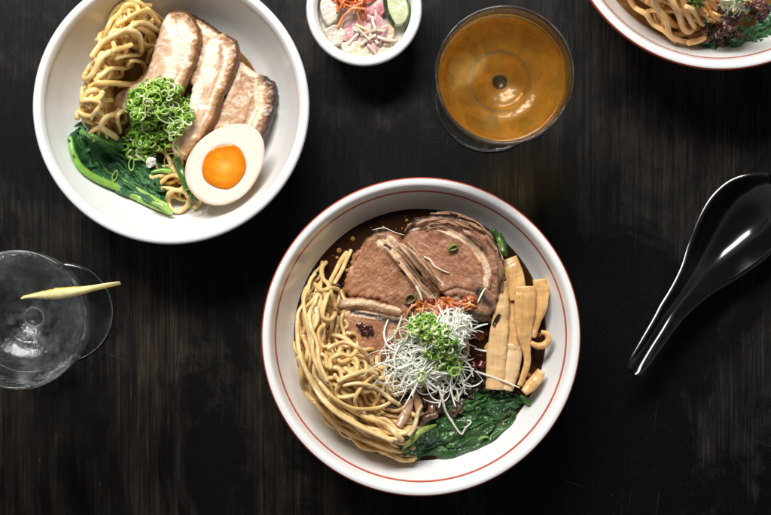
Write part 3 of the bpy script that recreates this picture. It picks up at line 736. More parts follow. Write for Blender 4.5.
# large bowl
spm = bunch('wet dark green spinach in the broth below the shredded topping of the large bowl', (*P(465, 425, .055), .05))
dome(hmM, (462, 418), .055, 62, .0035)
for i, (g, w) in enumerate([([(436,404),(456,402),(480,398),(504,396)], 11), ([(420,436),(450,428),(480,416)], 12), ([(450,432),(480,422),(508,408)], 11), ([(404,452),(430,452),(460,446),(490,432),(516,412)], 9), ([(402,446),(424,440),(446,436)], 12), ([(430,440),(452,430),(476,424),(500,412)], 13), ([(440,420),(462,416),(484,408)], 12),
                            ([(470,428),(492,416),(512,402),(528,402)], 9), ([(480,404),(500,400),(522,403)], 9), ([(410,450),(428,436),(440,424)], 8), ([(446,446),(470,436),(496,424)], 8), ([(455,410),(470,404),(486,398)], 9), ([(478,418),(490,408),(504,402)], 8)]):
    leaf('leaf', g, w, .055, hmM, M['spinach'], spm, fold=2 + i % 3, amp=.0023, seed=50 + i * 2.9, lift=.0016)
stalk(spm, [(520,396),(526,400),(530,404)], [2.2, 3.2, 2.4], .056, hmM, [(.03, .10, .02), (.10, .26, .04)])
stalk(spm, [(404,444),(412,436),(420,428),(436,424)], [1.6, 3, 3.2, 1.2], .056, hmM, [(.42, .50, .13), (.20, .32, .06)])
stalk(spm, [(478,440),(484,437),(488,437)], [1.2, 1.5, 1], .056, hmM, [(.20, .34, .06), (.25, .4, .08)])
spt = empty('spinach_sprig', (*P(500, 245, .055), .05), 'short green stems between the upper meat slice and the bamboo shoots', 'spinach')
stalk(spt, [(492,230),(498,240),(501,252)], [2.5, 3.2, 2.2], .060, hmM, [(.05, .12, .02), (.12, .22, .05)], .9)
stalk(spt, [(500,234),(505,244),(507,256)], [1.8, 2.4, 2.0], .060, hmM, [(.04, .10, .02), (.10, .2, .05)], .9)
# top right bowl
spr = bunch('blue green spinach leaves at the right of the top right bowl, cut by the frame', (*P(740, 30, .055), .05))
for i, (g, w) in enumerate([([(704,34),(716,40),(730,40)], 10), ([(730,40),(745,34),(762,22),(780,14)], 13), ([(742,26),(758,18),(776,6)], 12), ([(752,38),(766,30),(782,24)], 8), ([(702,22),(708,30),(714,40)], 7)]):
    leaf('leaf', g, w, .056, hmR, M['spinach_blue'], spr, fold=2 + i % 2, amp=.0024, seed=90 + i * 2.3, lift=.0016)

# ---------------------------------------------------------------- bamboo shoots
def strip(name, guide, widths, zref, hm, mat, label, cat, group, thick=.0026, pale=0, z_add=0.0, nv=15, curve=.0015, sd=0, base=None, ends=None):
    g = resample(catmull(guide, 8), step=.9); n = len(g); k = K(zref)
    w = np.interp(np.linspace(0, 1, n), np.linspace(0, 1, len(widths)), widths) * .54
    T = np.gradient(g, axis=0); T /= np.linalg.norm(T, axis=1)[:, None]; N = np.c_[-T[:, 1], T[:, 0]]
    cxy = px2(g, zref); hl = np.maximum(hm.look(cxy, .001), np.maximum(hm.look(px2(g + N * w[:, None] * .7, zref)), hm.look(px2(g - N * w[:, None] * .7, zref))))
    if base is not None: hl = np.interp(np.linspace(0, 1, n), np.linspace(0, 1, len(base)), base)
    kk = np.hanning(31); kk /= kk.sum(); hl = np.convolve(np.pad(hl, 15, mode='edge'), kk, mode='valid')
    V = []; F = []; m = 2 * nv
    a = [(math.copysign(abs(math.cos(t)) ** .45, math.cos(t)), math.copysign(abs(math.sin(t)) ** .6, math.sin(t))) for t in np.linspace(0, 2 * PI, m, endpoint=False)]
    for i in range(n):
        tp = min(1, (i + 1) / 2.2, (n - i) / 2.2) ** .5
        for u, v in a:
            q = g[i] + N[i] * w[i] * u * (.93 + .07 * tp) + N[i] * .5 * mn.noise(Vector((i * .08, sd, u)))
            x, y = px2([q], zref)[0]
            z = hl[i] + thick * .5 + v * thick * .5 * tp + curve * (1 - u * u) + .0010 * fbm(q[0] * .08, q[1] * .08, sd) + .0009 * u * math.sin(sd * 2.3) + z_add
            V.append((x, y, z))
    for i in range(n - 1):
        for j in range(m): F.append((i * m + j, i * m + (j + 1) % m, (i + 1) * m + (j + 1) % m, (i + 1) * m + j))
    F.append(tuple(range(m))[::-1]); F.append(tuple((n - 1) * m + j for j in range(m)))
    F = [f[::-1] for f in F]
    V = np.array(V); ob = mk(name, V, F, mat, attrs={'pale': np.full(len(V), pale)})
    hm.put(V[:, :2], V[:, 2] - .0008, .0008); return tag(ob, label, cat, group)
GB = 'bamboo shoot strips in the large bowl'
def bam(g, w, lab, **k): return strip('bamboo_shoot', g, w, .066, hmM, M['bamboo'], lab, 'bamboo shoot', GB, **k)
bam([(541,279),(542,292),(541,308),(537,322),(534,338)], [15, 15, 12, 8, 5], 'long tapering bamboo shoot nearest the right wall of the bowl', base=[.060, .061, .0615, .061, .061], sd=1)
bam([(515,294),(513,320),(511,350)], [13, 15, 17], 'bamboo shoot mostly buried between two longer strips', base=[.061, .060, .060], sd=2)
bam([(515,344),(514,360),(511,377),(508,391)], [16, 15, 14, 10], 'pale short bamboo shoot low in the pile beside the flat left strip', base=[.060, .060, .060], pale=.7, sd=3)
bam([(509,258),(513,270),(516,284),(518,300)], [15, 17, 18, 15], 'wide bamboo shoot at the top of the pile touching the upper meat slice', base=[.063, .064, .064, .064], sd=4)
bam([(502,281),(502,300),(500,325),(497,350),(496,372),(495,390)], [9, 13, 16, 18, 18, 17], 'flat straight bamboo shoot on the left of the pile beside the white shreds', base=[.064, .064, .0635, .0625, .0615, .061], pale=.35, sd=5)
bam([(525,286),(525,304),(524,322),(525,338),(527,352),(527,366),(520,386)], [19, 20, 18, 13, 7, 6.5, 5.5], 'long top bamboo shoot narrowing to a thin curved tail', base=[.0665, .067, .0665, .0645, .063, .0625, .062], sd=6, thick=.003)
bam([(531,343),(538,346),(545,345),(549,340),(547,334),(541,332)], [4.5, 6, 7, 7, 6, 4], 'small curled bamboo shoot against the right wall of the bowl', base=[.0625, .062, .062, .063, .064, .064], sd=7, thick=.003)
bam([(542,371),(537,379),(530,387),(524,393)], [8, 11, 11, 7], 'stubby bamboo shoot at the bottom end of the pile near the spinach', base=[.060, .0605, .061, .061], sd=8, thick=.0045)

# ---------------------------------------------------------------- wood ear mushroom and other dark bits under the shreds
k_ = 0
for g, w, lab, c in [([(474,368),(482,378),(480,392)], 9, 'dark shiny mushroom strip at the right edge of the white shreds', (.030, .016, .012)),
                     ([(470,372),(466,386),(474,398)], 8, 'dark brown mushroom strip above the spinach in the large bowl', (.040, .022, .014)),
                     ([(446,392),(440,404),(436,418)], 9, 'brown mushroom strip dangling below the white shreds beside the long white shred', (.13, .065, .030)),
                     ([(424,392),(420,404),(414,412)], 9, 'reddish brown mushroom strip beside the noodle ends', (.16, .060, .030)),
                     ([(386,396),(396,402),(404,398)], 8, 'dark mushroom strip tucked against the curly noodles', (.07, .038, .02)),
                     ([(456,396),(458,406),(452,416)], 7, 'narrow brown mushroom strip in the middle of the spinach', (.10, .055, .03))]:
    k_ += 1
    o = leaf('mushroom_strip', g, w * .75, .060, hmM, M['wet'], None, fold=2, amp=.0020, seed=130 + k_, lift=.0035, vein=False, nu=40, nv=14)
    at = o.data.attributes.new('col', 'FLOAT_COLOR', 'POINT'); at.data.foreach_set('color', np.tile(np.array([*c, 1], np.float32), len(o.data.vertices)))
    tag(o, lab, 'mushroom', 'mushroom strips in the large bowl')
o = strip('mushroom_strip', [(500,314),(497,320),(494,326)], [3, 5, 3], .07, hmM, M['wet'], 'tiny dark fleck of mushroom lying on the flat left bamboo shoot', 'mushroom', 'mushroom strips in the large bowl', thick=.0012)
at = o.data.attributes.new('col', 'FLOAT_COLOR', 'POINT'); at.data.foreach_set('color', np.tile(np.array([.03, .015, .01, 1], np.float32), len(o.data.vertices)))
o = strip('meat_scrap', [(398,424),(404,414),(409,404),(411,398)], [7, 9, 8, 5], .062, hmM, M['misc'], 'pale pinkish meat scrap at the lower right end of the noodles', 'meat scrap', None, thick=.003)
at = o.data.attributes.new('col', 'FLOAT_COLOR', 'POINT'); at.data.foreach_set('color', np.tile(np.array([.50, .30, .20, 1], np.float32), len(o.data.vertices)))
for k_, (g, w, lab, c) in enumerate([([(414,392),(418,402),(419,414)], [5, 8, 6], 'brown meat scrap with a pale side hanging just right of the pinkish scrap', (.40, .20, .11)),
                     ([(428,396),(432,406),(430,418)], [6, 8, 5], 'dark brown meat scrap above the pale green stalk', (.20, .09, .05)),
                     ([(408,432),(414,424),(418,410),(422,404)], [4, 4.5, 4, 3], 'thin pale sprout standing between the meat scraps', (.62, .48, .28)),
                     ([(420,426),(426,418),(438,414)], [6, 8, 6], 'flat brown mushroom piece over the left end of the spinach', (.14, .07, .035)),
                     ([(466,384),(462,392),(455,399)], [3.5, 4, 3], 'pale brown sprout under the right side of the white shreds', (.52, .38, .22))]):
    o = strip('meat_scrap' if k_ < 2 else ('sprout' if 'sprout' in lab else 'mushroom_piece'), g, w, .064, hmM, M['wet' if k_ in (1, 3) else 'misc'], lab, 'meat scrap' if k_ < 2 else ('sprout' if 'sprout' in lab else 'mushroom'), None, thick=.0024, sd=k_ + 20, z_add=.001)
    at = o.data.attributes.new('col', 'FLOAT_COLOR', 'POINT'); at.data.foreach_set('color', np.tile(np.array([*c, 1], np.float32), len(o.data.vertices)))

# ---------------------------------------------------------------- red chilli paste blobs
def blobs(name, spots, zref, hm, label, cat, cols, kind=None, fl=.34):
    A = Acc()
    for (x, y, r) in spots:
        c = px2([(x, y)], zref)[0]; R = r * K(zref); z0 = float(hm.mean(c[None], R * .5)[0]); ns, nr = 26, 13; V = []
        sd = random.random() * 50
        for i in range(nr):
            ph = PI * i / (nr - 1)
            for j in range(ns):
                th = 2 * PI * j / ns; d = (math.cos(th) * math.sin(ph), math.sin(th) * math.sin(ph), math.cos(ph))
                s = 1 + .95 * fbm(d[0] * 1.3 + sd, d[1] * 1.3, d[2] * 1.3) + .25 * mn.noise(Vector((d[0] * 5 + sd, d[1] * 5, 1)))
                V.append((c[0] + R * s * d[0] * 1.15, c[1] + R * s * d[1], z0 + R * fl * s * d[2] + R * .12))
        F = [(i * ns + j, i * ns + (j + 1) % ns, (i + 1) * ns + (j + 1) % ns, (i + 1) * ns + j)[::-1] for i in range(nr - 1) for j in range(ns)]
        A.add(V, F, np.array(random.choice(cols)) * random.uniform(.7, 1.2)); V = np.array(V); hm.put(V[:, :2], V[:, 2] - .0008, .0008)
    return tag(A.mk(name, M['wet']), label, cat, kind=kind)
RED = [(.50, .085, .015), (.66, .19, .03), (.34, .04, .012), (.60, .14, .02)]
blobs('chilli_paste', [(423,305,5.5), (428,303,5), (434,307,5), (440,304,5), (446,303,5.5), (452,302,4.5), (458,305,4), (465,303,4.5), (472,300,4), (418,311,4.5), (437,311,5), (445,309,5), (470,306,4), (450,308,4), (428,310,4), (413,308,3)], .074, hmM,
      'orange red chilli paste along the top edge of the white shreds', 'chilli paste', RED)
blobs('chilli_paste', [(481,331,5.5), (484,334,4.5), (478,334,4), (483,340,3.5)], .068, hmM, 'small orange blob of chilli paste at the right side of the white shreds', 'chilli paste', [(.50, .14, .04), (.38, .07, .02)])
blobs('chilli_paste', [(479,362,4.5), (484,366,4), (476,368,3.5), (481,358,3)], .066, hmM, 'dark red dab of chilli paste low on the right side of the white shreds', 'chilli paste', [(.20, .025, .012), (.12, .02, .012)])
blobs('chilli_paste', [(364,328,4), (370,330,3.5), (366,333,3), (360,325,2.5)], .068, hmM, 'dark red spot of paste on the meat slice nearest the noodles', 'chilli paste', [(.10, .02, .01), (.07, .012, .008)])

# ---------------------------------------------------------------- white shreds (fine cut scallion whites)
def shreds(A, hm, n, cx, cy, sx, sy, zref, L=(22, 46), r=.00062, col=((.90, .94, .76), (.98, .98, .92)), dome=.012):
    for i in range(n):
        ang = random.random() * 6.283; rr = random.random() ** .6
        s = np.array([cx + sx * rr * math.cos(ang) * .62, cy + sy * rr * math.sin(ang) * .62])
        h = ang + random.gauss(0, .9); cur = random.gauss(0, .035); p = s.copy(); q = [p.copy()]; ln = random.uniform(*L)
        lim = 1.0
        for k in range(int(ln / 1.5)):
            cur += random.gauss(0, .012); cur *= .96; h += cur * 1.5; p = p + 1.5 * np.array([math.cos(h), math.sin(h)]); q.append(p.copy())
        q = np.array(q) - (p - s) * .45
        pp = resample(px2(q, zref), step=.0010); rad = r * random.uniform(.55, 1.45)
        z = hm.drape(pp, rad, .012, .7)
        n_ = len(pp); tap = np.sin(np.linspace(.35, PI - .25, n_)) ** .6
        z = z + np.linspace(-1, 1, n_) ** 2 * random.uniform(-.001, .0035) + .0004 * np.sin(np.linspace(0, random.uniform(4, 14), n_))
        V, F = tube(np.c_[pp, z], rad * tap, 6, random.uniform(.4, .9), random.random() * 3, random.uniform(-2, 2))
        t = random.random(); A.add(V, F, np.array(col[0]) * t + np.array(col[1]) * (1 - t), t)
A = Acc()
dome(hmM, (436, 345), .072, 52, .006)
shreds(A, hmM, 330, 436, 344, 50, 50, .074, (14, 38), .00042)
shreds(A, hmM, 26, 444, 308, 52, 10, .075, (10, 20), .0006, ((.74, .22, .05), (.80, .42, .18)))
shreds(A, hmM, 150, 452, 326, 30, 26, .076, (8, 22), .0007)
shreds(A, hmM, 70, 405, 365, 30, 30, .070, (26, 50), .0005)
shreds(A, hmM, 60, 440, 378, 50, 28, .072, (20, 44), .0006)
shreds(A, hmM, 90, 436, 342, 36, 36, .078, (12, 26), .0005)
for tr in [[(386,376),(396,372),(404,366),(414,362)], [(375,362),(388,364),(398,368),(410,364)], [(402,316),(398,328),(392,338),(386,342)], [(388,320),(384,334),(388,346),(396,350)], [(400,388),(404,378),(410,368)],
           [(478,302),(483,292),(486,288)], [(470,330),(480,326),(488,324)], [(476,350),(488,352),(498,348)], [(412,396),(416,386),(420,378)], [(374,376),(384,382),(398,380)], [(474,378),(470,366),(462,360)]]:
    pp = resample(px2(catmull(tr, 8), .074), step=.001); z = hmM.drape(pp, .0006, .012, .8); V, F = tube(np.c_[pp, z], .0007 * np.sin(np.linspace(.4, PI - .3, len(pp))) ** .5, 6, .7); A.add(V, F, (.84, .85, .74))
tag(A.mk('shredded_scallion', M['shred']), 'tangled mound of fine white shreds on the meat in the large bowl', 'shredded scallion', kind='stuff')
for tr, lab, r in [([(438,386),(442,398),(446,412),(453,424),(462,436),(466,430),(472,424),(468,422)], 'long bent white shred trailing down over the spinach', .0011),
                   ([(476,372),(488,376),(502,381),(520,388)], 'long straight white shred lying across the bottom of the bamboo shoots', .0010),
                   ([(416,286),(419,292),(422,300)], 'short thick white shred on the middle meat slice above the chilli paste', .0013),
                   ([(424,257),(430,260),(434,266),(441,270),(449,273)], 'wiggly white shred lying where the two upper meat slices meet', .0009),
                   ([(372,230),(384,228),(394,232),(404,235)], 'thin pale thread at the top edge of the middle meat slice', .00045)]:
    pp = resample(px2(catmull(tr, 8), .070), step=.0008); z = hmM.drape(pp, r, .006, .8)
    V, F = tube(np.c_[pp, z], r * np.sin(np.linspace(.5, PI - .4, len(pp))) ** .5, 8, .6, .3, 1.5)
    tag(mk('scallion_shred', V, F, M['shred'], cols=np.tile((.80, .76, .64), (len(V), 1))), lab, 'scallion shred', 'loose pale shreds')

# ---------------------------------------------------------------- chopped green scallion
def ring(c, R, h, th, tilt, az, col, A, open_=0, oval=1.0):
    ns = 16; V = []; rot_c, rot_s = math.cos(tilt), math.sin(tilt); ca, sa = math.cos(az), math.sin(az); full = 2 * PI * (1 - open_)
    for j in range(ns + (1 if open_ else 0)):
        t = full * j / ns; wob = 1 + .10 * math.sin(2 * t + az) + .06 * math.sin(3 * t + tilt * 9)
        for (rr, zz) in ((R, -h / 2), (R + th * .25, 0), (R, h / 2), (R - th, h / 2), (R - th, -h / 2)):
            x, y, z = rr * math.cos(t) * wob, rr * math.sin(t) * oval * wob, zz
            y, z = y * rot_c - z * rot_s, y * rot_s + z * rot_c; x, y = x * ca - y * sa, x * sa + y * ca
            V.append((c[0] + x, c[1] + y, c[2] + z))
    m = 5; N = ns if not open_ else ns; F = []
    for j in range(N):
        k = (j + 1) % (ns if not open_ else ns + 1)
        for q in range(m): F.append((j * m + q, k * m + q, k * m + (q + 1) % m, j * m + (q + 1) % m))
    if open_: F.append((0, 1, 2, 3, 4)); b = ns * m; F.append((b + 4, b + 3, b + 2, b + 1, b))
    A.add(V, F, col)
GR = [(.34, .56, .08), (.46, .66, .15), (.22, .46, .04), (.60, .74, .28), (.13, .32, .02), (.76, .84, .50), (.30, .52, .06)]
def rings(A, hm, n, cx, cy, sx, sy, zref, R=(2.2, 5.2), rot=0.0, pal=GR):
    for i in range(n):
        a = random.random() * 6.283; q = random.random() ** .62; u, v = sx * q * math.cos(a), sy * q * math.sin(a)
        x = cx + u * math.cos(rot) - v * math.sin(rot); y = cy + u * math.sin(rot) + v * math.cos(rot)
        c = px2([(x, y)], zref)[0]; rad = random.uniform(*R) * K(zref); z = float(hm.mean(c[None], rad * .7)[0]); tilt = min(1.45, abs(random.gauss(0, .62)))
        h = random.uniform(.0008, .0026)
        z += rad * math.sin(tilt) * .6 + h * .4
        ring((c[0], c[1], z), rad, h, rad * random.uniform(.22, .50), tilt, random.random() * 6.28, np.array(random.choice(pal)) * random.uniform(.75, 1.15), A, open_=(random.uniform(.1, .5) if random.random() < .3 else 0), oval=random.uniform(.6, 1))
        hm.put(c[None], np.array([z - .0002]), rad * .8)
A = Acc()
dome(hmL, (157, 118), .060, 42, .010)
rings(A, hmL, 420, 158, 112, 34, 31, .062, (1.8, 4.6))
rings(A, hmL, 120, 140, 138, 20, 22, .056, rot=.4)
rings(A, hmL, 60, 160, 92, 20, 12, .060)
for i in range(28):                                    # fine curls of green
    x, y = random.gauss(165, 14), random.gauss(122, 16); a0 = random.random() * 6; R = random.uniform(4, 9); n = 24
    g = np.array([(x + R * math.cos(a0 + t * random.uniform(.9, 1)), y + R * .75 * math.sin(a0 + t)) for t in np.linspace(0, random.uniform(3, 5.5), n)])
    pp = px2(g, .062); z = hmL.drape(pp, .0005, .005, 1.0); V, F = tube(np.c_[pp, z], .00042, 5, 1.4); A.add(V, F, np.array(random.choice(GR)) * 1.1)
tag(A.mk('chopped_scallion', M['scallion']), 'bright green mound of chopped scallion in the middle of the plain white bowl', 'chopped scallion', kind='stuff')
A = Acc()
rings(A, hmM, 190, 441, 347, 17, 33, .082, (2.2, 4.6), -.45)
rings(A, hmM, 70, 424, 326, 16, 12, .082, (2.2, 4.6), 0)
tag(A.mk('chopped_scallion', M['scallion']), 'small green pile of chopped scallion on top of the white shreds in the large bowl', 'chopped scallion', kind='stuff')
def loose(x, y, R, zref, hm, lab, col, tilt=.15, oval=.85, h=.0016, az=.3, th=.25, group='loose scallion rings', open_=0):
    c = px2([(x, y)], zref)[0]; rad = R * K(zref); z = float(hm.look(c[None], rad * .6)[0]) + h * .5 + rad * math.sin(tilt) * .3
    A = Acc(); ring((c[0], c[1], z), rad, h, rad * th, tilt, az, col, A, oval=oval, open_=open_); tag(A.mk('scallion_ring', M['scallion']), lab, 'scallion ring', group)
loose(453, 247, 5, .076, hmM, 'green scallion ring lying on the pink centre of the upper meat slice', (.22, .26, .05), .5, .6, .003)
loose(410, 299, 6, .074, hmM, 'olive scallion ring on the middle meat slice just left of the chilli paste', (.20, .19, .07), .3, .85, .002)
loose(401, 334, 8, .078, hmM, 'large pale green scallion ring at the left of the white shreds', (.55, .66, .30), .1, .85, .0012, th=.12)
loose(421, 376, 5.5, .076, hmM, 'round green scallion ring low on the white shreds', (.45, .62, .18), .1, .95, .0016)
loose(455, 371, 5.5, .076, hmM, 'green scallion ring at the lower right of the green pile', (.34, .56, .12), .15, .85, .0016)
loose(112, 175, 5.5, .054, hmL, 'light green scallion ring resting on the long spinach leaves', (.33, .50, .12), .3, .5, .0018, 1.2)
loose(128, 163, 6.5, .056, hmL, 'elongated green scallion ring below the green mound on the spinach', (.34, .55, .12), .3, .5, .0018, 1.5)
loose(176, 128, 9, .064, hmL, 'big thin pale scallion curl on the right slope of the green mound', (.60, .74, .36), .4, .6, .0012, .9, .10)
loose(167, 120, 9, .064, hmL, 'wide pale open scallion curl crossing the green mound', (.58, .72, .36), .5, .45, .0012, 2.7, .10, open_=.3)
loose(186, 195, 7, .05, hmL, 'thin green scallion loop beside the egg over the noodle loops', (.28, .34, .10), .2, .75, .0014, .6, .12)
loose(193, 203, 7, .05, hmL, 'thin green scallion loop at the lower tip of the egg', (.22, .36, .08), .3, .7, .0012, 2.1, .10)
loose(170, 160, 7, .054, hmL, 'brownish translucent scallion loop left of the egg', (.22, .20, .05), .3, .75, .0014, 1.0, .12)
# white root end of a scallion
c = px2([(148, 161)], .058)[0]; z0 = float(hmL.look(c[None], .003)[0])
A = Acc()
for R, h in ((.0034, .0042), (.0024, .0048), (.0014, .0052)): ring((c[0], c[1], z0 + .002), R, h, .0007, .25, .4, (.80, .82, .70), A)
for i in range(16):
    a = random.random() * 6.28; q = random.random() * .0028; s = np.array([c[0] + q * math.cos(a), c[1] + q * math.sin(a), z0 + .001]); e = s + np.array([random.gauss(0, .0008), random.gauss(0, .0008), .0042])
    V, F = tube([s, (s + e) / 2, e], .0006, 6); A.add(V, F, (.82, .84, .72))
tag(A.mk('scallion_end', M['shred']), 'chunky white scallion end at the lower edge of the green mound', 'scallion')

# top right bowl toppings
A = Acc(); shreds(A, hmR, 45, 728, 4, 30, 16, .068, (14, 30), .0010, ((.62, .66, .40), (.78, .80, .62)))
tag(A.mk('shredded_scallion', M['shred']), 'pale leafy shreds at the very top edge in the top right bowl', 'shredded scallion', kind='stuff')
A = Acc(); rings(A, hmR, 50, 742, 0, 20, 12, .07, (2.5, 5)); rings(A, hmR, 24, 690, 6, 8, 8, .066, (2.5, 5), pal=[(.10, .20, .03), (.16, .28, .05), (.08, .16, .02)])
tag(A.mk('chopped_scallion', M['scallion']), 'green scallion pieces at the top edge above the spinach of the top right bowl', 'chopped scallion', kind='stuff')
blobs('minced_topping', [(random.gauss(722, 9), random.gauss(31, 7), random.uniform(2, 4)) for _ in range(42)] + [(random.gauss(765, 6), random.gauss(5, 5), random.uniform(2, 4)) for _ in range(20)], .062, hmR,
      'purplish dark minced topping between the noodles and the spinach of the top right bowl', 'minced topping', [(.10, .030, .035), (.16, .05, .05), (.06, .02, .02), (.20, .08, .05)], kind='stuff')
blobs('minced_topping', [(random.gauss(742, 6), random.gauss(12, 4), random.uniform(2, 4)) for _ in range(26)], .064, hmR,
      'reddish brown crumbs just under the green scallions of the top right bowl', 'minced topping', [(.24, .09, .05), (.16, .05, .035), (.30, .14, .08)], kind='stuff')

# ---------------------------------------------------------------- pickles in the small bowl
tag(disc('brine', cS, .0312, .0300, mat_broth('pale_brine', (.62, .58, .48), .08), None, None), 'cloudy pale brine under the pickles', 'brine')
def chunk(name, outline, ctr, zref, z0, th, col, lab, cat, tilt=(0, 0), seed=0, bump=.0009, edge=.0015, group=None, mat='misc'):
    o = slab(name, outline, ctr, zref, z0, th, M[mat], lab, cat, hmS, group, tilt, seed=seed, bump=bump, edge=edge, NA=90, NR=16, wob=.5)
    at = o.data.attributes.new('col', 'FLOAT_COLOR', 'POINT'); at.data.foreach_set('color', np.tile(np.array([*col, 1], np.float32), len(o.data.vertices))); return o
GC = 'pale cabbage pieces in the pickle bowl'
chunk('cabbage_piece', [(320,2),(326,-6),(336,-2),(340,10),(336,22),(328,25),(321,16)], (330,8), .036, .0335, .004, (.76, .69, .58), 'white cabbage piece at the left wall of the pickle bowl', 'cabbage', (-.006, 0), 31, .0016, group=GC)
chunk('cabbage_piece', [(324,30),(336,24),(346,32),(342,44),(332,46),(326,38)], (336,35), .036, .0320, .004, (.74, .66, .55), 'white cabbage piece at the lower left below the carrot shreds', 'cabbage', (-.006, 0), 32, .0016, group=GC)
chunk('cabbage_piece', [(342,42),(356,40),(370,48),(374,56),(364,60),(350,56),(342,50)], (358,50), .036, .0320, .0035, (.74, .68, .48), 'yellowish white cabbage piece nearest the bottom of the pickle bowl', 'cabbage', (0, -.004), 33, .0014, group=GC)
chunk('cabbage_piece', [(372,44),(384,34),(394,38),(390,50),(380,58),(373,54)], (382,46), .036, .0320, .0035, (.70, .62, .46), 'tan cabbage piece at the lower right of the pickle bowl', 'cabbage', (0, -.004), 34, .0014, group=GC)
chunk('turnip_piece', [(380,26),(390,23),(395,32),(392,44),(384,46),(380,36)], (387,34), .038, .0340, .004, (.74, .52, .34), 'peach coloured turnip piece under the cucumber', 'turnip', (0, 0), 35)
cu = empty('cucumber_slice', (*P(398, 10, .040), .033), 'pale cucumber slice with dark green skin at the right of the pickle bowl', 'cucumber')
def child_chunk(name, outline, ctr, zref, z0, th, col, par, tilt, seed):
    o = chunk(name, outline, ctr, zref, z0, th, col, None, None, tilt, seed)
    w = o.location.copy(); o.parent = par; o.location = w - par.location; return o
child_chunk('cucumber_flesh', [(386,-10),(398,-12),(406,-2),(409,12),(406,22),(398,26),(391,22),(387,8)], (398,6), .040, .0365, .004, (.66, .68, .42), cu, (.004, -.004), 36)
child_chunk('cucumber_skin', [(382,-10),(387,-10),(388,4),(391,14),(396,24),(390,22),(385,12),(383,2)], (387,8), .041, .0372, .0042, (.03, .06, .02), cu, (.004, -.004), 37)
child_chunk('cucumber_skin', [(405,-6),(409,2),(411,12),(408,22),(403,26),(406,14),(406,4)], (408,10), .040, .0360, .0035, (.10, .22, .05), cu, (.004, -.004), 38)
GP = 'pink pickled onion petals'
for i, (g, w, lab, c) in enumerate([([(346,40),(350,28),(356,16),(362,8)], 7, 'translucent pink onion petal on the left, pointing down', (.70, .36, .36)), ([(356,10),(362,22),(368,36),(374,52)], 8, 'pink onion petal running down the middle of the pickle bowl', (.72, .40, .40)),
                             ([(364,8),(376,6),(384,10)], 7, 'bright pink onion petal under the right end of the carrot shreds', (.76, .30, .34)), ([(366,18),(376,20),(382,30),(380,44)], 7, 'mauve onion petal beside the peach turnip piece', (.60, .34, .36)),
                             ([(352,24),(360,34),(364,44)], 6, 'pale pink onion petal with whitish tip in the centre', (.76, .52, .50))]):
    o = leaf('onion_petal', g, w * .95, .042, hmS, M['misc'], None, fold=1, amp=.0014, seed=170 + i, lift=.0022, vein=False, nu=40, nv=14)
    at = o.data.attributes.new('col', 'FLOAT_COLOR', 'POINT'); at.data.foreach_set('color', np.tile(np.array([*c, 1], np.float32), len(o.data.vertices))); tag(o, lab, 'onion', GP)
A = Acc()
for i in range(38):
    s = np.array([random.uniform(334, 368), random.uniform(-18, 4)]); h = random.gauss(.9, .9); q = [s]
    cu_ = random.gauss(0, .05)
    for k in range(int(random.uniform(8, 18))): h += cu_; s = s + 1.6 * np.array([math.cos(h), math.sin(h)]); q.append(s)
    q = np.array(q); q -= (q[-1] - q[0]) * .5; pp = resample(px2(q, .044), step=.0008); r = random.uniform(.0006, .0010); z = hmS.drape(pp, r, .006)
    V, F = tube(np.c_[pp, z], r, 6, .7); A.add(V, F, np.array(random.choice([(.80, .16, .03), (.85, .25, .06), (.74, .12, .03), (.86, .34, .14)])))
for tr in [[(340,22),(346,12),(354,6),(362,2)], [(356,4),(358,14),(362,24),(366,30)], [(345,14),(352,8),(366,8)], [(337,26),(343,16),(350,10)]]:
    pp = resample(px2(catmull(tr, 8), .044), step=.0008); z = hmS.drape(pp, .0008, .006); V, F = tube(np.c_[pp, z], .0009, 6, .7); A.add(V, F, (.86, .36, .16))
tag(A.mk('carrot_shreds', M['misc']), 'bright orange carrot shreds heaped at the top of the pickle bowl', 'carrot', kind='stuff')
A = Acc()
for i in range(12):
    s = np.array([random.uniform(350, 380), random.uniform(20, 46)]); h = random.uniform(0, 6.28); q = [s]; cu_ = random.gauss(0, .06)
    for k in range(int(random.uniform(6, 14))): h += cu_; s = s + 1.6 * np.array([math.cos(h), math.sin(h)]); q.append(s)
    pp = resample(px2(np.array(q), .042), step=.0008); r = random.uniform(.0007, .0013); z = hmS.drape(pp, r, .006); V, F = tube(np.c_[pp, z], r, 6, .5)
    A.add(V, F, np.array(random.choice([(.78, .70, .58), (.74, .60, .50), (.78, .50, .46), (.72, .66, .42)])))
tag(A.mk('cabbage_shreds', M['misc']), 'limp pale cabbage shreds in the lower half of the pickle bowl', 'cabbage', kind='stuff')

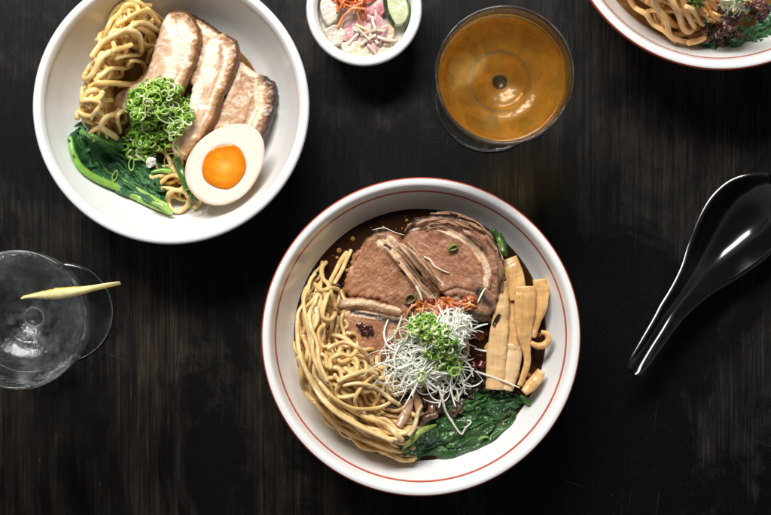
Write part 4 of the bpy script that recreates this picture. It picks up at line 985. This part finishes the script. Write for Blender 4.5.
# ---------------------------------------------------------------- stemmed glasses
def coupe(cpx, foot_px, label, gmat, lmat, lname, llabel, lcat, level, wobs=0):
    zr = .1375; c = P(*cpx, zr); R = 70 * K(zr); fr_ = foot_px * S0
    outer = [(R, zr), (.0434, .131), (.0431, .122), (.0415, .1115), (.0365, .1025), (.0275, .0962), (.0165, .0925), (.0085, .0905), (.0055, .0875), (.0042, .080), (.0037, .065), (.0036, .040), (.0044, .022), (.0070, .0125), (.0125, .0078), (.0220, .0052), (fr_ - .006, .0034), (fr_ - .001, .0026), (fr_, .0016), (fr_ - .0008, .0002), (fr_ - .006, .0002)]
    inner = [(.0006, .0914), (.0035, .0918), (.0058, .0938), (.0085, .0946), (.0125, .0955), (.0170, .0962), (.0195, .0985), (.0275, .1012), (.0345, .1068), (.0393, .1145), (.0414, .123), (.0416, .131), (R - .0020, zr)]
    ci = resample(catmull(inner, 8), n=70); lip = catmull([(R - .0020, zr), (R - .0015, zr + .0007), (R - .0006, zr + .0007), (R, zr)], 4)[1:-1]; co = resample(catmull(outer, 8), n=170)
    base = np.array([(fr_ - .010, .0012), (fr_ * .5, .0022), (.006, .0028), (.0006, .0028)])
    prof = np.vstack([ci, lip, co, base]); ns = 144
    V, F = lathe(prof, c, ns=ns); F = [f[::-1] for f in F]
    nl = len(prof); V = np.vstack([V, [(c[0], c[1], prof[0, 1]), (c[0], c[1], prof[-1, 1])]]); tot = nl * ns
    N = -vnormals(V, F) if False else vnormals(V, F); N[tot] = (0, 0, 1); N[tot + 1] = (0, 0, -1)
    i_out = len(ci) + len(lip); seg = np.array([f[0] // ns for f in F]); seg = np.array([min(x // ns for x in f) for f in F])
    cutA = i_out + int(np.argmax(co[:, 1] < .0895)); cutB = i_out + int(np.argmax(co[:, 1] < .013))
    root = empty('coupe_glass', (c[0], c[1], 0), label, 'glass', 'stemmed coupe glasses')
    for nm, lo, hi, cap in (('glass_bowl', 0, cutA, tot), ('stem', cutA, cutB, None), ('foot', cutB, 9999, tot + 1)):
        idx = [q for q, f in enumerate(F) if lo <= seg[q] < hi]; v, f, n = pick(V, F, N, idx)
        if cap is not None:                                      # close the centre of this part
            first = (cap == tot); row = 0 if first else nl - 1
            key = {tuple(np.round(x, 9)): i for i, x in enumerate(v)}
            ring_ = [key[tuple(np.round(V[row * ns + j], 9))] for j in range(ns)]
            v = np.vstack([v, V[cap]]); n = np.vstack([n, N[cap]]); ci_ = len(v) - 1
            f += [((ci_, ring_[j], ring_[(j + 1) % ns]) if first else (ci_, ring_[(j + 1) % ns], ring_[j])) for j in range(ns)]
        mk(nm, v, f, M['glass'] if nm == 'foot' else gmat, root, normals=n)
    # the drink fills the inside and overlaps the wall by a hair
    pr = ci[ci[:, 1] < level]; rw = float(np.interp(level, ci[:, 1], ci[:, 0]))
    lp = np.vstack([[(r + .00025, z - .00025) for r, z in pr], [(rw + .00025, level + .0006), (rw - .0006, level + .0001), (rw - .002, level)], [(rw * q, level) for q in np.linspace(.92, .02, 12)]])
    lp[0, 0] = .0006
    V, F = lathe(lp, c, ns=120); ns = 120; n0 = len(V)
    V = np.vstack([V, [(c[0], c[1], lp[0, 1]), (c[0], c[1], level)]]); F += [(n0, (j + 1) % ns, j) for j in range(ns)][:0]
    F += [(n0, (j + 1) % ns, j) for j in range(ns)]; b = (len(lp) - 1) * ns; F += [(n0 + 1, b + j, b + (j + 1) % ns) for j in range(ns)]
    sk = np.zeros(len(V)); sk[n0] = .15
    for q in range(len(pr) - 1): rq = lp[q, 0]; sk[q * ns:(q + 1) * ns] = .15 if rq < .0050 else (.55 if .0188 < rq < .0200 else 1.0)  # weaker skin at stem and ring paints in the dark refraction rings
    tag(mk(lname, V, F, lmat, attrs={'skin': sk}), llabel, lcat)
    return c, ci
cA, ciA = coupe((504.5, 75), 54, 'coupe glass at the top holding an amber drink', M['glass'], M['amber'], 'amber_drink', 'clear amber drink filling the coupe glass at the top', 'drink', .1165)
cB, ciB = coupe((17.5, 320), 49.5, 'coupe glass at the left edge with a clear drink and a citrus twist', M['glass_frost'], M['water'], 'clear_drink', 'clear drink in the misted coupe glass at the left edge', 'drink', .1075)
def droplets(name, c, ci, n, label, cat, mat, zlo, zhi, r=(.0003, .0011), surf=None):
    A = Acc()
    for i in range(n):
        a = random.random() * 6.283
        if surf is None:
            z = random.uniform(zlo, zhi); rad = float(np.interp(z, ci[:, 1], ci[:, 0]))
        else: z = surf; rad = random.choice([random.uniform(.0, .038), random.uniform(.038, .0396)])
        R = random.uniform(*r) * random.uniform(.5, 1); ns, nr = 10, 6; V = []
        for k in range(nr):
            ph = PI * k / (nr - 1)
            for j in range(ns):
                th = 2 * PI * j / ns; V.append((c[0] + rad * math.cos(a) + R * math.sin(ph) * math.cos(th), c[1] + rad * math.sin(a) + R * math.sin(ph) * math.sin(th), z + R * .6 * math.cos(ph)))
        F = [(k * ns + j, k * ns + (j + 1) % ns, (k + 1) * ns + (j + 1) % ns, (k + 1) * ns + j)[::-1] for k in range(nr - 1) for j in range(ns)]
        A.add(V, F)
    tag(A.mk(name, mat), label, cat, kind='stuff')
droplets('condensation', cB, ciB, 340, 'small water droplets clinging inside the left coupe glass', 'droplets', M['droplet'], .109, .131)
droplets('bubbles', cA, ciA, 90, 'tiny bubbles on the surface of the amber drink', 'bubbles', M['droplet'], 0, 0, (.0002, .0006), surf=.1166)

# ---------------------------------------------------------------- citrus twist across the rim
def twist():
    path = [(23.5,296.5,.1090), (38,295.5,.1175), (54,294,.1265), (70,292,.1345), (84,290,.1402), (97,288,.1425), (110,286,.1438), (121,284.5,.1445)]
    w = np.array([1.0, 3.0, 4.8, 6.0, 5.2, 3.8, 2.2, .3]) * K(.137)
    pts = np.array([(*P(x, y, z), z) for x, y, z in path]); pts = resample(catmull(pts, 8), n=80); w = np.interp(np.linspace(0, 1, 80), np.linspace(0, 1, 8), w)
    root = empty('citrus_twist', tuple(pts[0]), 'thin pale yellow citrus peel twist resting across the rim of the left coupe glass', 'citrus peel')
    T = np.gradient(pts, axis=0); T /= np.linalg.norm(T, axis=1)[:, None]
    for nm, off, th, col in (('rind', 0, .0007, (.92, .62, .05)), ('pith', .0009, .0012, (.93, .80, .38))):
        V = []; m = 14
        for i in range(80):
            u = i / 79; a = -.5 + 1.1 * u + .25 * math.sin(u * 9); s = np.cross(T[i], (0, 0, 1)); s /= np.linalg.norm(s); up = np.cross(s, T[i])
            s2 = s * math.cos(a) + up * math.sin(a); up2 = -s * math.sin(a) + up * math.cos(a)
            for j in range(m):
                t = 2 * PI * j / m; x = math.cos(t); y = math.sin(t)
                V.append(pts[i] + s2 * x * w[i] * (1 if nm == 'rind' else .88) * (1 + .12 * mn.noise(Vector((i * .3, x, 2)))) + up2 * (y * th + off + .0010 * (1 - x * x)) )
        F = [(i * m + j, i * m + (j + 1) % m, (i + 1) * m + (j + 1) % m, (i + 1) * m + j) for i in range(79) for j in range(m)]; F.append(tuple(range(m))[::-1]); F.append(tuple(79 * m + j for j in range(m)))
        F = [f[::-1] for f in F]
        mk(nm, V, F, M['misc'], root, cols=np.tile(col, (len(V), 1)))
twist()

# ---------------------------------------------------------------- black soup spoon
def spoon():
    tip = np.array(P(632, 372, .035)); end = np.array(P(778, 182, .030)); ax = end - tip; L = np.linalg.norm(ax); ax /= L; side = np.array([ax[1], -ax[0]])
    S =  [0, .02, .06, .14, .26, .38, .48, .56, .64, .72, .80, .88, .94, .98, 1.0]
    Wd = [4.2, 6.2, 6.9, 7.4, 8.8, 11.8, 17.2, 24.5, 31, 36, 38, 35, 27, 17, 8]          # half width, photo px
    Zr = [.0355, .0357, .0355, .0345, .0322, .0292, .0266, .0245, .0238, .0235, .0235, .024, .0246, .025, .0252]
    Dp = [.0006, .0012, .0022, .0032, .0045, .0085, .0120, .0160, .0190, .0200, .0195, .0165, .011, .0055, .0015]
    ns_, nu = 130, 41; s = (1 - np.cos(np.linspace(0, PI, ns_))) / 2 * .5 + np.linspace(0, 1, ns_) * .5
    def itp(y):
        q = catmull(np.c_[S, y], 10); return np.interp(s, q[:, 0], q[:, 1])
    w = itp(Wd) * K(.03); zr = itp(Zr); dp = itp(Dp); bend = np.interp(s, [0, .3, .6, 1], [.0, -.0032, -.001, 0])
    top = np.zeros((ns_, nu, 3))
    for i in range(ns_):
        c = tip + ax * s[i] * L + side * bend[i]
        for j in range(nu):
            u = -1 + 2 * j / (nu - 1); u = math.sin(u * PI / 2)
            xy = c + side * w[i] * u; top[i, j] = (xy[0], xy[1], zr[i] - dp[i] * (1 - abs(u) ** 2.3))
    du = np.gradient(top, axis=1); ds = np.gradient(top, axis=0); n = np.cross(ds, du); n /= np.linalg.norm(n, axis=2)[:, :, None] + 1e-12
    if n[60, 20, 2] < 0: n = -n
    th = .0028; bot = top - n * th
    bot[:, :, 2] = np.maximum(bot[:, :, 2], .0004)
    rings_ = []
    for i in range(ns_):
        def edge(a, b, nn, out):
            r = []; mid = (a + b) / 2; h = (a - b) / 2
            for q in (.25, .5, .75): t = PI * q; r.append(mid + h * math.cos(t) + out * np.linalg.norm(h) * math.sin(t))
            return r
        oR = np.array([*side, 0.0]) ; e1 = edge(top[i, -1], bot[i, -1], None, oR); e2 = edge(bot[i, 0], top[i, 0], None, -oR)
        rings_.append(np.vstack([top[i], e1, bot[i, ::-1], e2]))
    m = len(rings_[0]); V = np.concatenate(rings_)
    F = [(i * m + j, i * m + (j + 1) % m, (i + 1) * m + (j + 1) % m, (i + 1) * m + j) for i in range(ns_ - 1) for j in range(m)]
    Vn = vnormals(V, F); q = Vn[60 * m + 20]
    if q[2] < 0: F = [f[::-1] for f in F]; Vn = -Vn
    root = empty('soup_spoon', (*((tip + end) / 2), 0), 'glossy black soup spoon lying on the table at the right edge', 'spoon')
    cut = int(np.argmax(s > .46))
    seg = np.array([min(x // m for x in f) for f in F])
    for nm, lo, hi in (('handle', 0, cut), ('spoon_bowl', cut, 9999)):
        idx = [q for q in range(len(F)) if lo <= seg[q] < hi]; v, f, nn = pick(V, F, Vn, idx)
        key = {tuple(np.round(x, 9)): i for i, x in enumerate(v)}
        row = 0 if nm == 'handle' else ns_ - 1; rr = [key[tuple(np.round(V[row * m + j], 9))] for j in range(m)]
        nc = len(v); v = np.vstack([v, v[rr].mean(0) + np.array([*ax, 0]) * (.0008 if row else -.0008)]); nn = np.vstack([nn, np.array([*ax, 0]) * (1 if row else -1)])
        f += [(nc, rr[(j + 1) % m], rr[j]) if row else (nc, rr[j], rr[(j + 1) % m]) for j in range(m)]
        mk(nm, v, f, M['lacquer'], root, normals=nn)
spoon()

# ---------------------------------------------------------------- camera, light
cam = bpy.data.cameras.new('camera'); co = bpy.data.objects.new('camera', cam); COL.objects.link(co); SC.camera = co
co.location = (0, 0, H); co.rotation_euler = (0, 0, 0); cam.sensor_width = 36; cam.lens = 36 * H / .549; cam.clip_start = .05; cam.clip_end = 20
def area(name, loc, target, sx, sy, power, col):
    l = bpy.data.lights.new(name, 'AREA'); l.shape = 'RECTANGLE'; l.size = sx; l.size_y = sy; l.energy = power; l.color = col
    o = bpy.data.objects.new(name, l); COL.objects.link(o); o.location = loc
    o.rotation_euler = (Vector(target) - Vector(loc)).to_track_quat('-Z', 'Y').to_euler(); return o
area('window_light', (-.26, 1.02, 1.36), (0, .0, 0), 1.0, .42, 45, (1, .982, .955))
w = bpy.data.worlds.new('World'); SC.world = w; w.use_nodes = True
bg = w.node_tree.nodes['Background']; nt = w.node_tree
tc = nt.nodes.new('ShaderNodeTexCoord'); sx = nt.nodes.new('ShaderNodeSeparateXYZ'); rp = nt.nodes.new('ShaderNodeValToRGB')   # made-up surround: bright horizon for fill and glass reflections, dark overhead keeping table black
nt.links.new(tc.outputs['Generated'], sx.inputs[0]); nt.links.new(sx.outputs['Z'], rp.inputs[0]); nt.links.new(rp.outputs[0], bg.inputs[0])
rp.color_ramp.elements[0].position = .05; rp.color_ramp.elements[0].color = (.9, .92, .95, 1); rp.color_ramp.elements[1].position = .88; rp.color_ramp.elements[1].color = (.05, .05, .055, 1)
bg.inputs[1].default_value = .50
SC.render.engine = 'CYCLES'
SC.cycles.max_bounces = 14; SC.cycles.transmission_bounces = 12; SC.cycles.transparent_max_bounces = 12
SC.cycles.caustics_reflective = True; SC.cycles.caustics_refractive = True; SC.cycles.blur_glossy = .1; SC.cycles.sample_clamp_indirect = 15
SC.view_settings.view_transform = 'Standard'; SC.view_settings.look = 'None'; SC.view_settings.exposure = 0; SC.view_settings.gamma = 1
for o in bpy.data.objects:
    if '_o' in o: del o['_o']
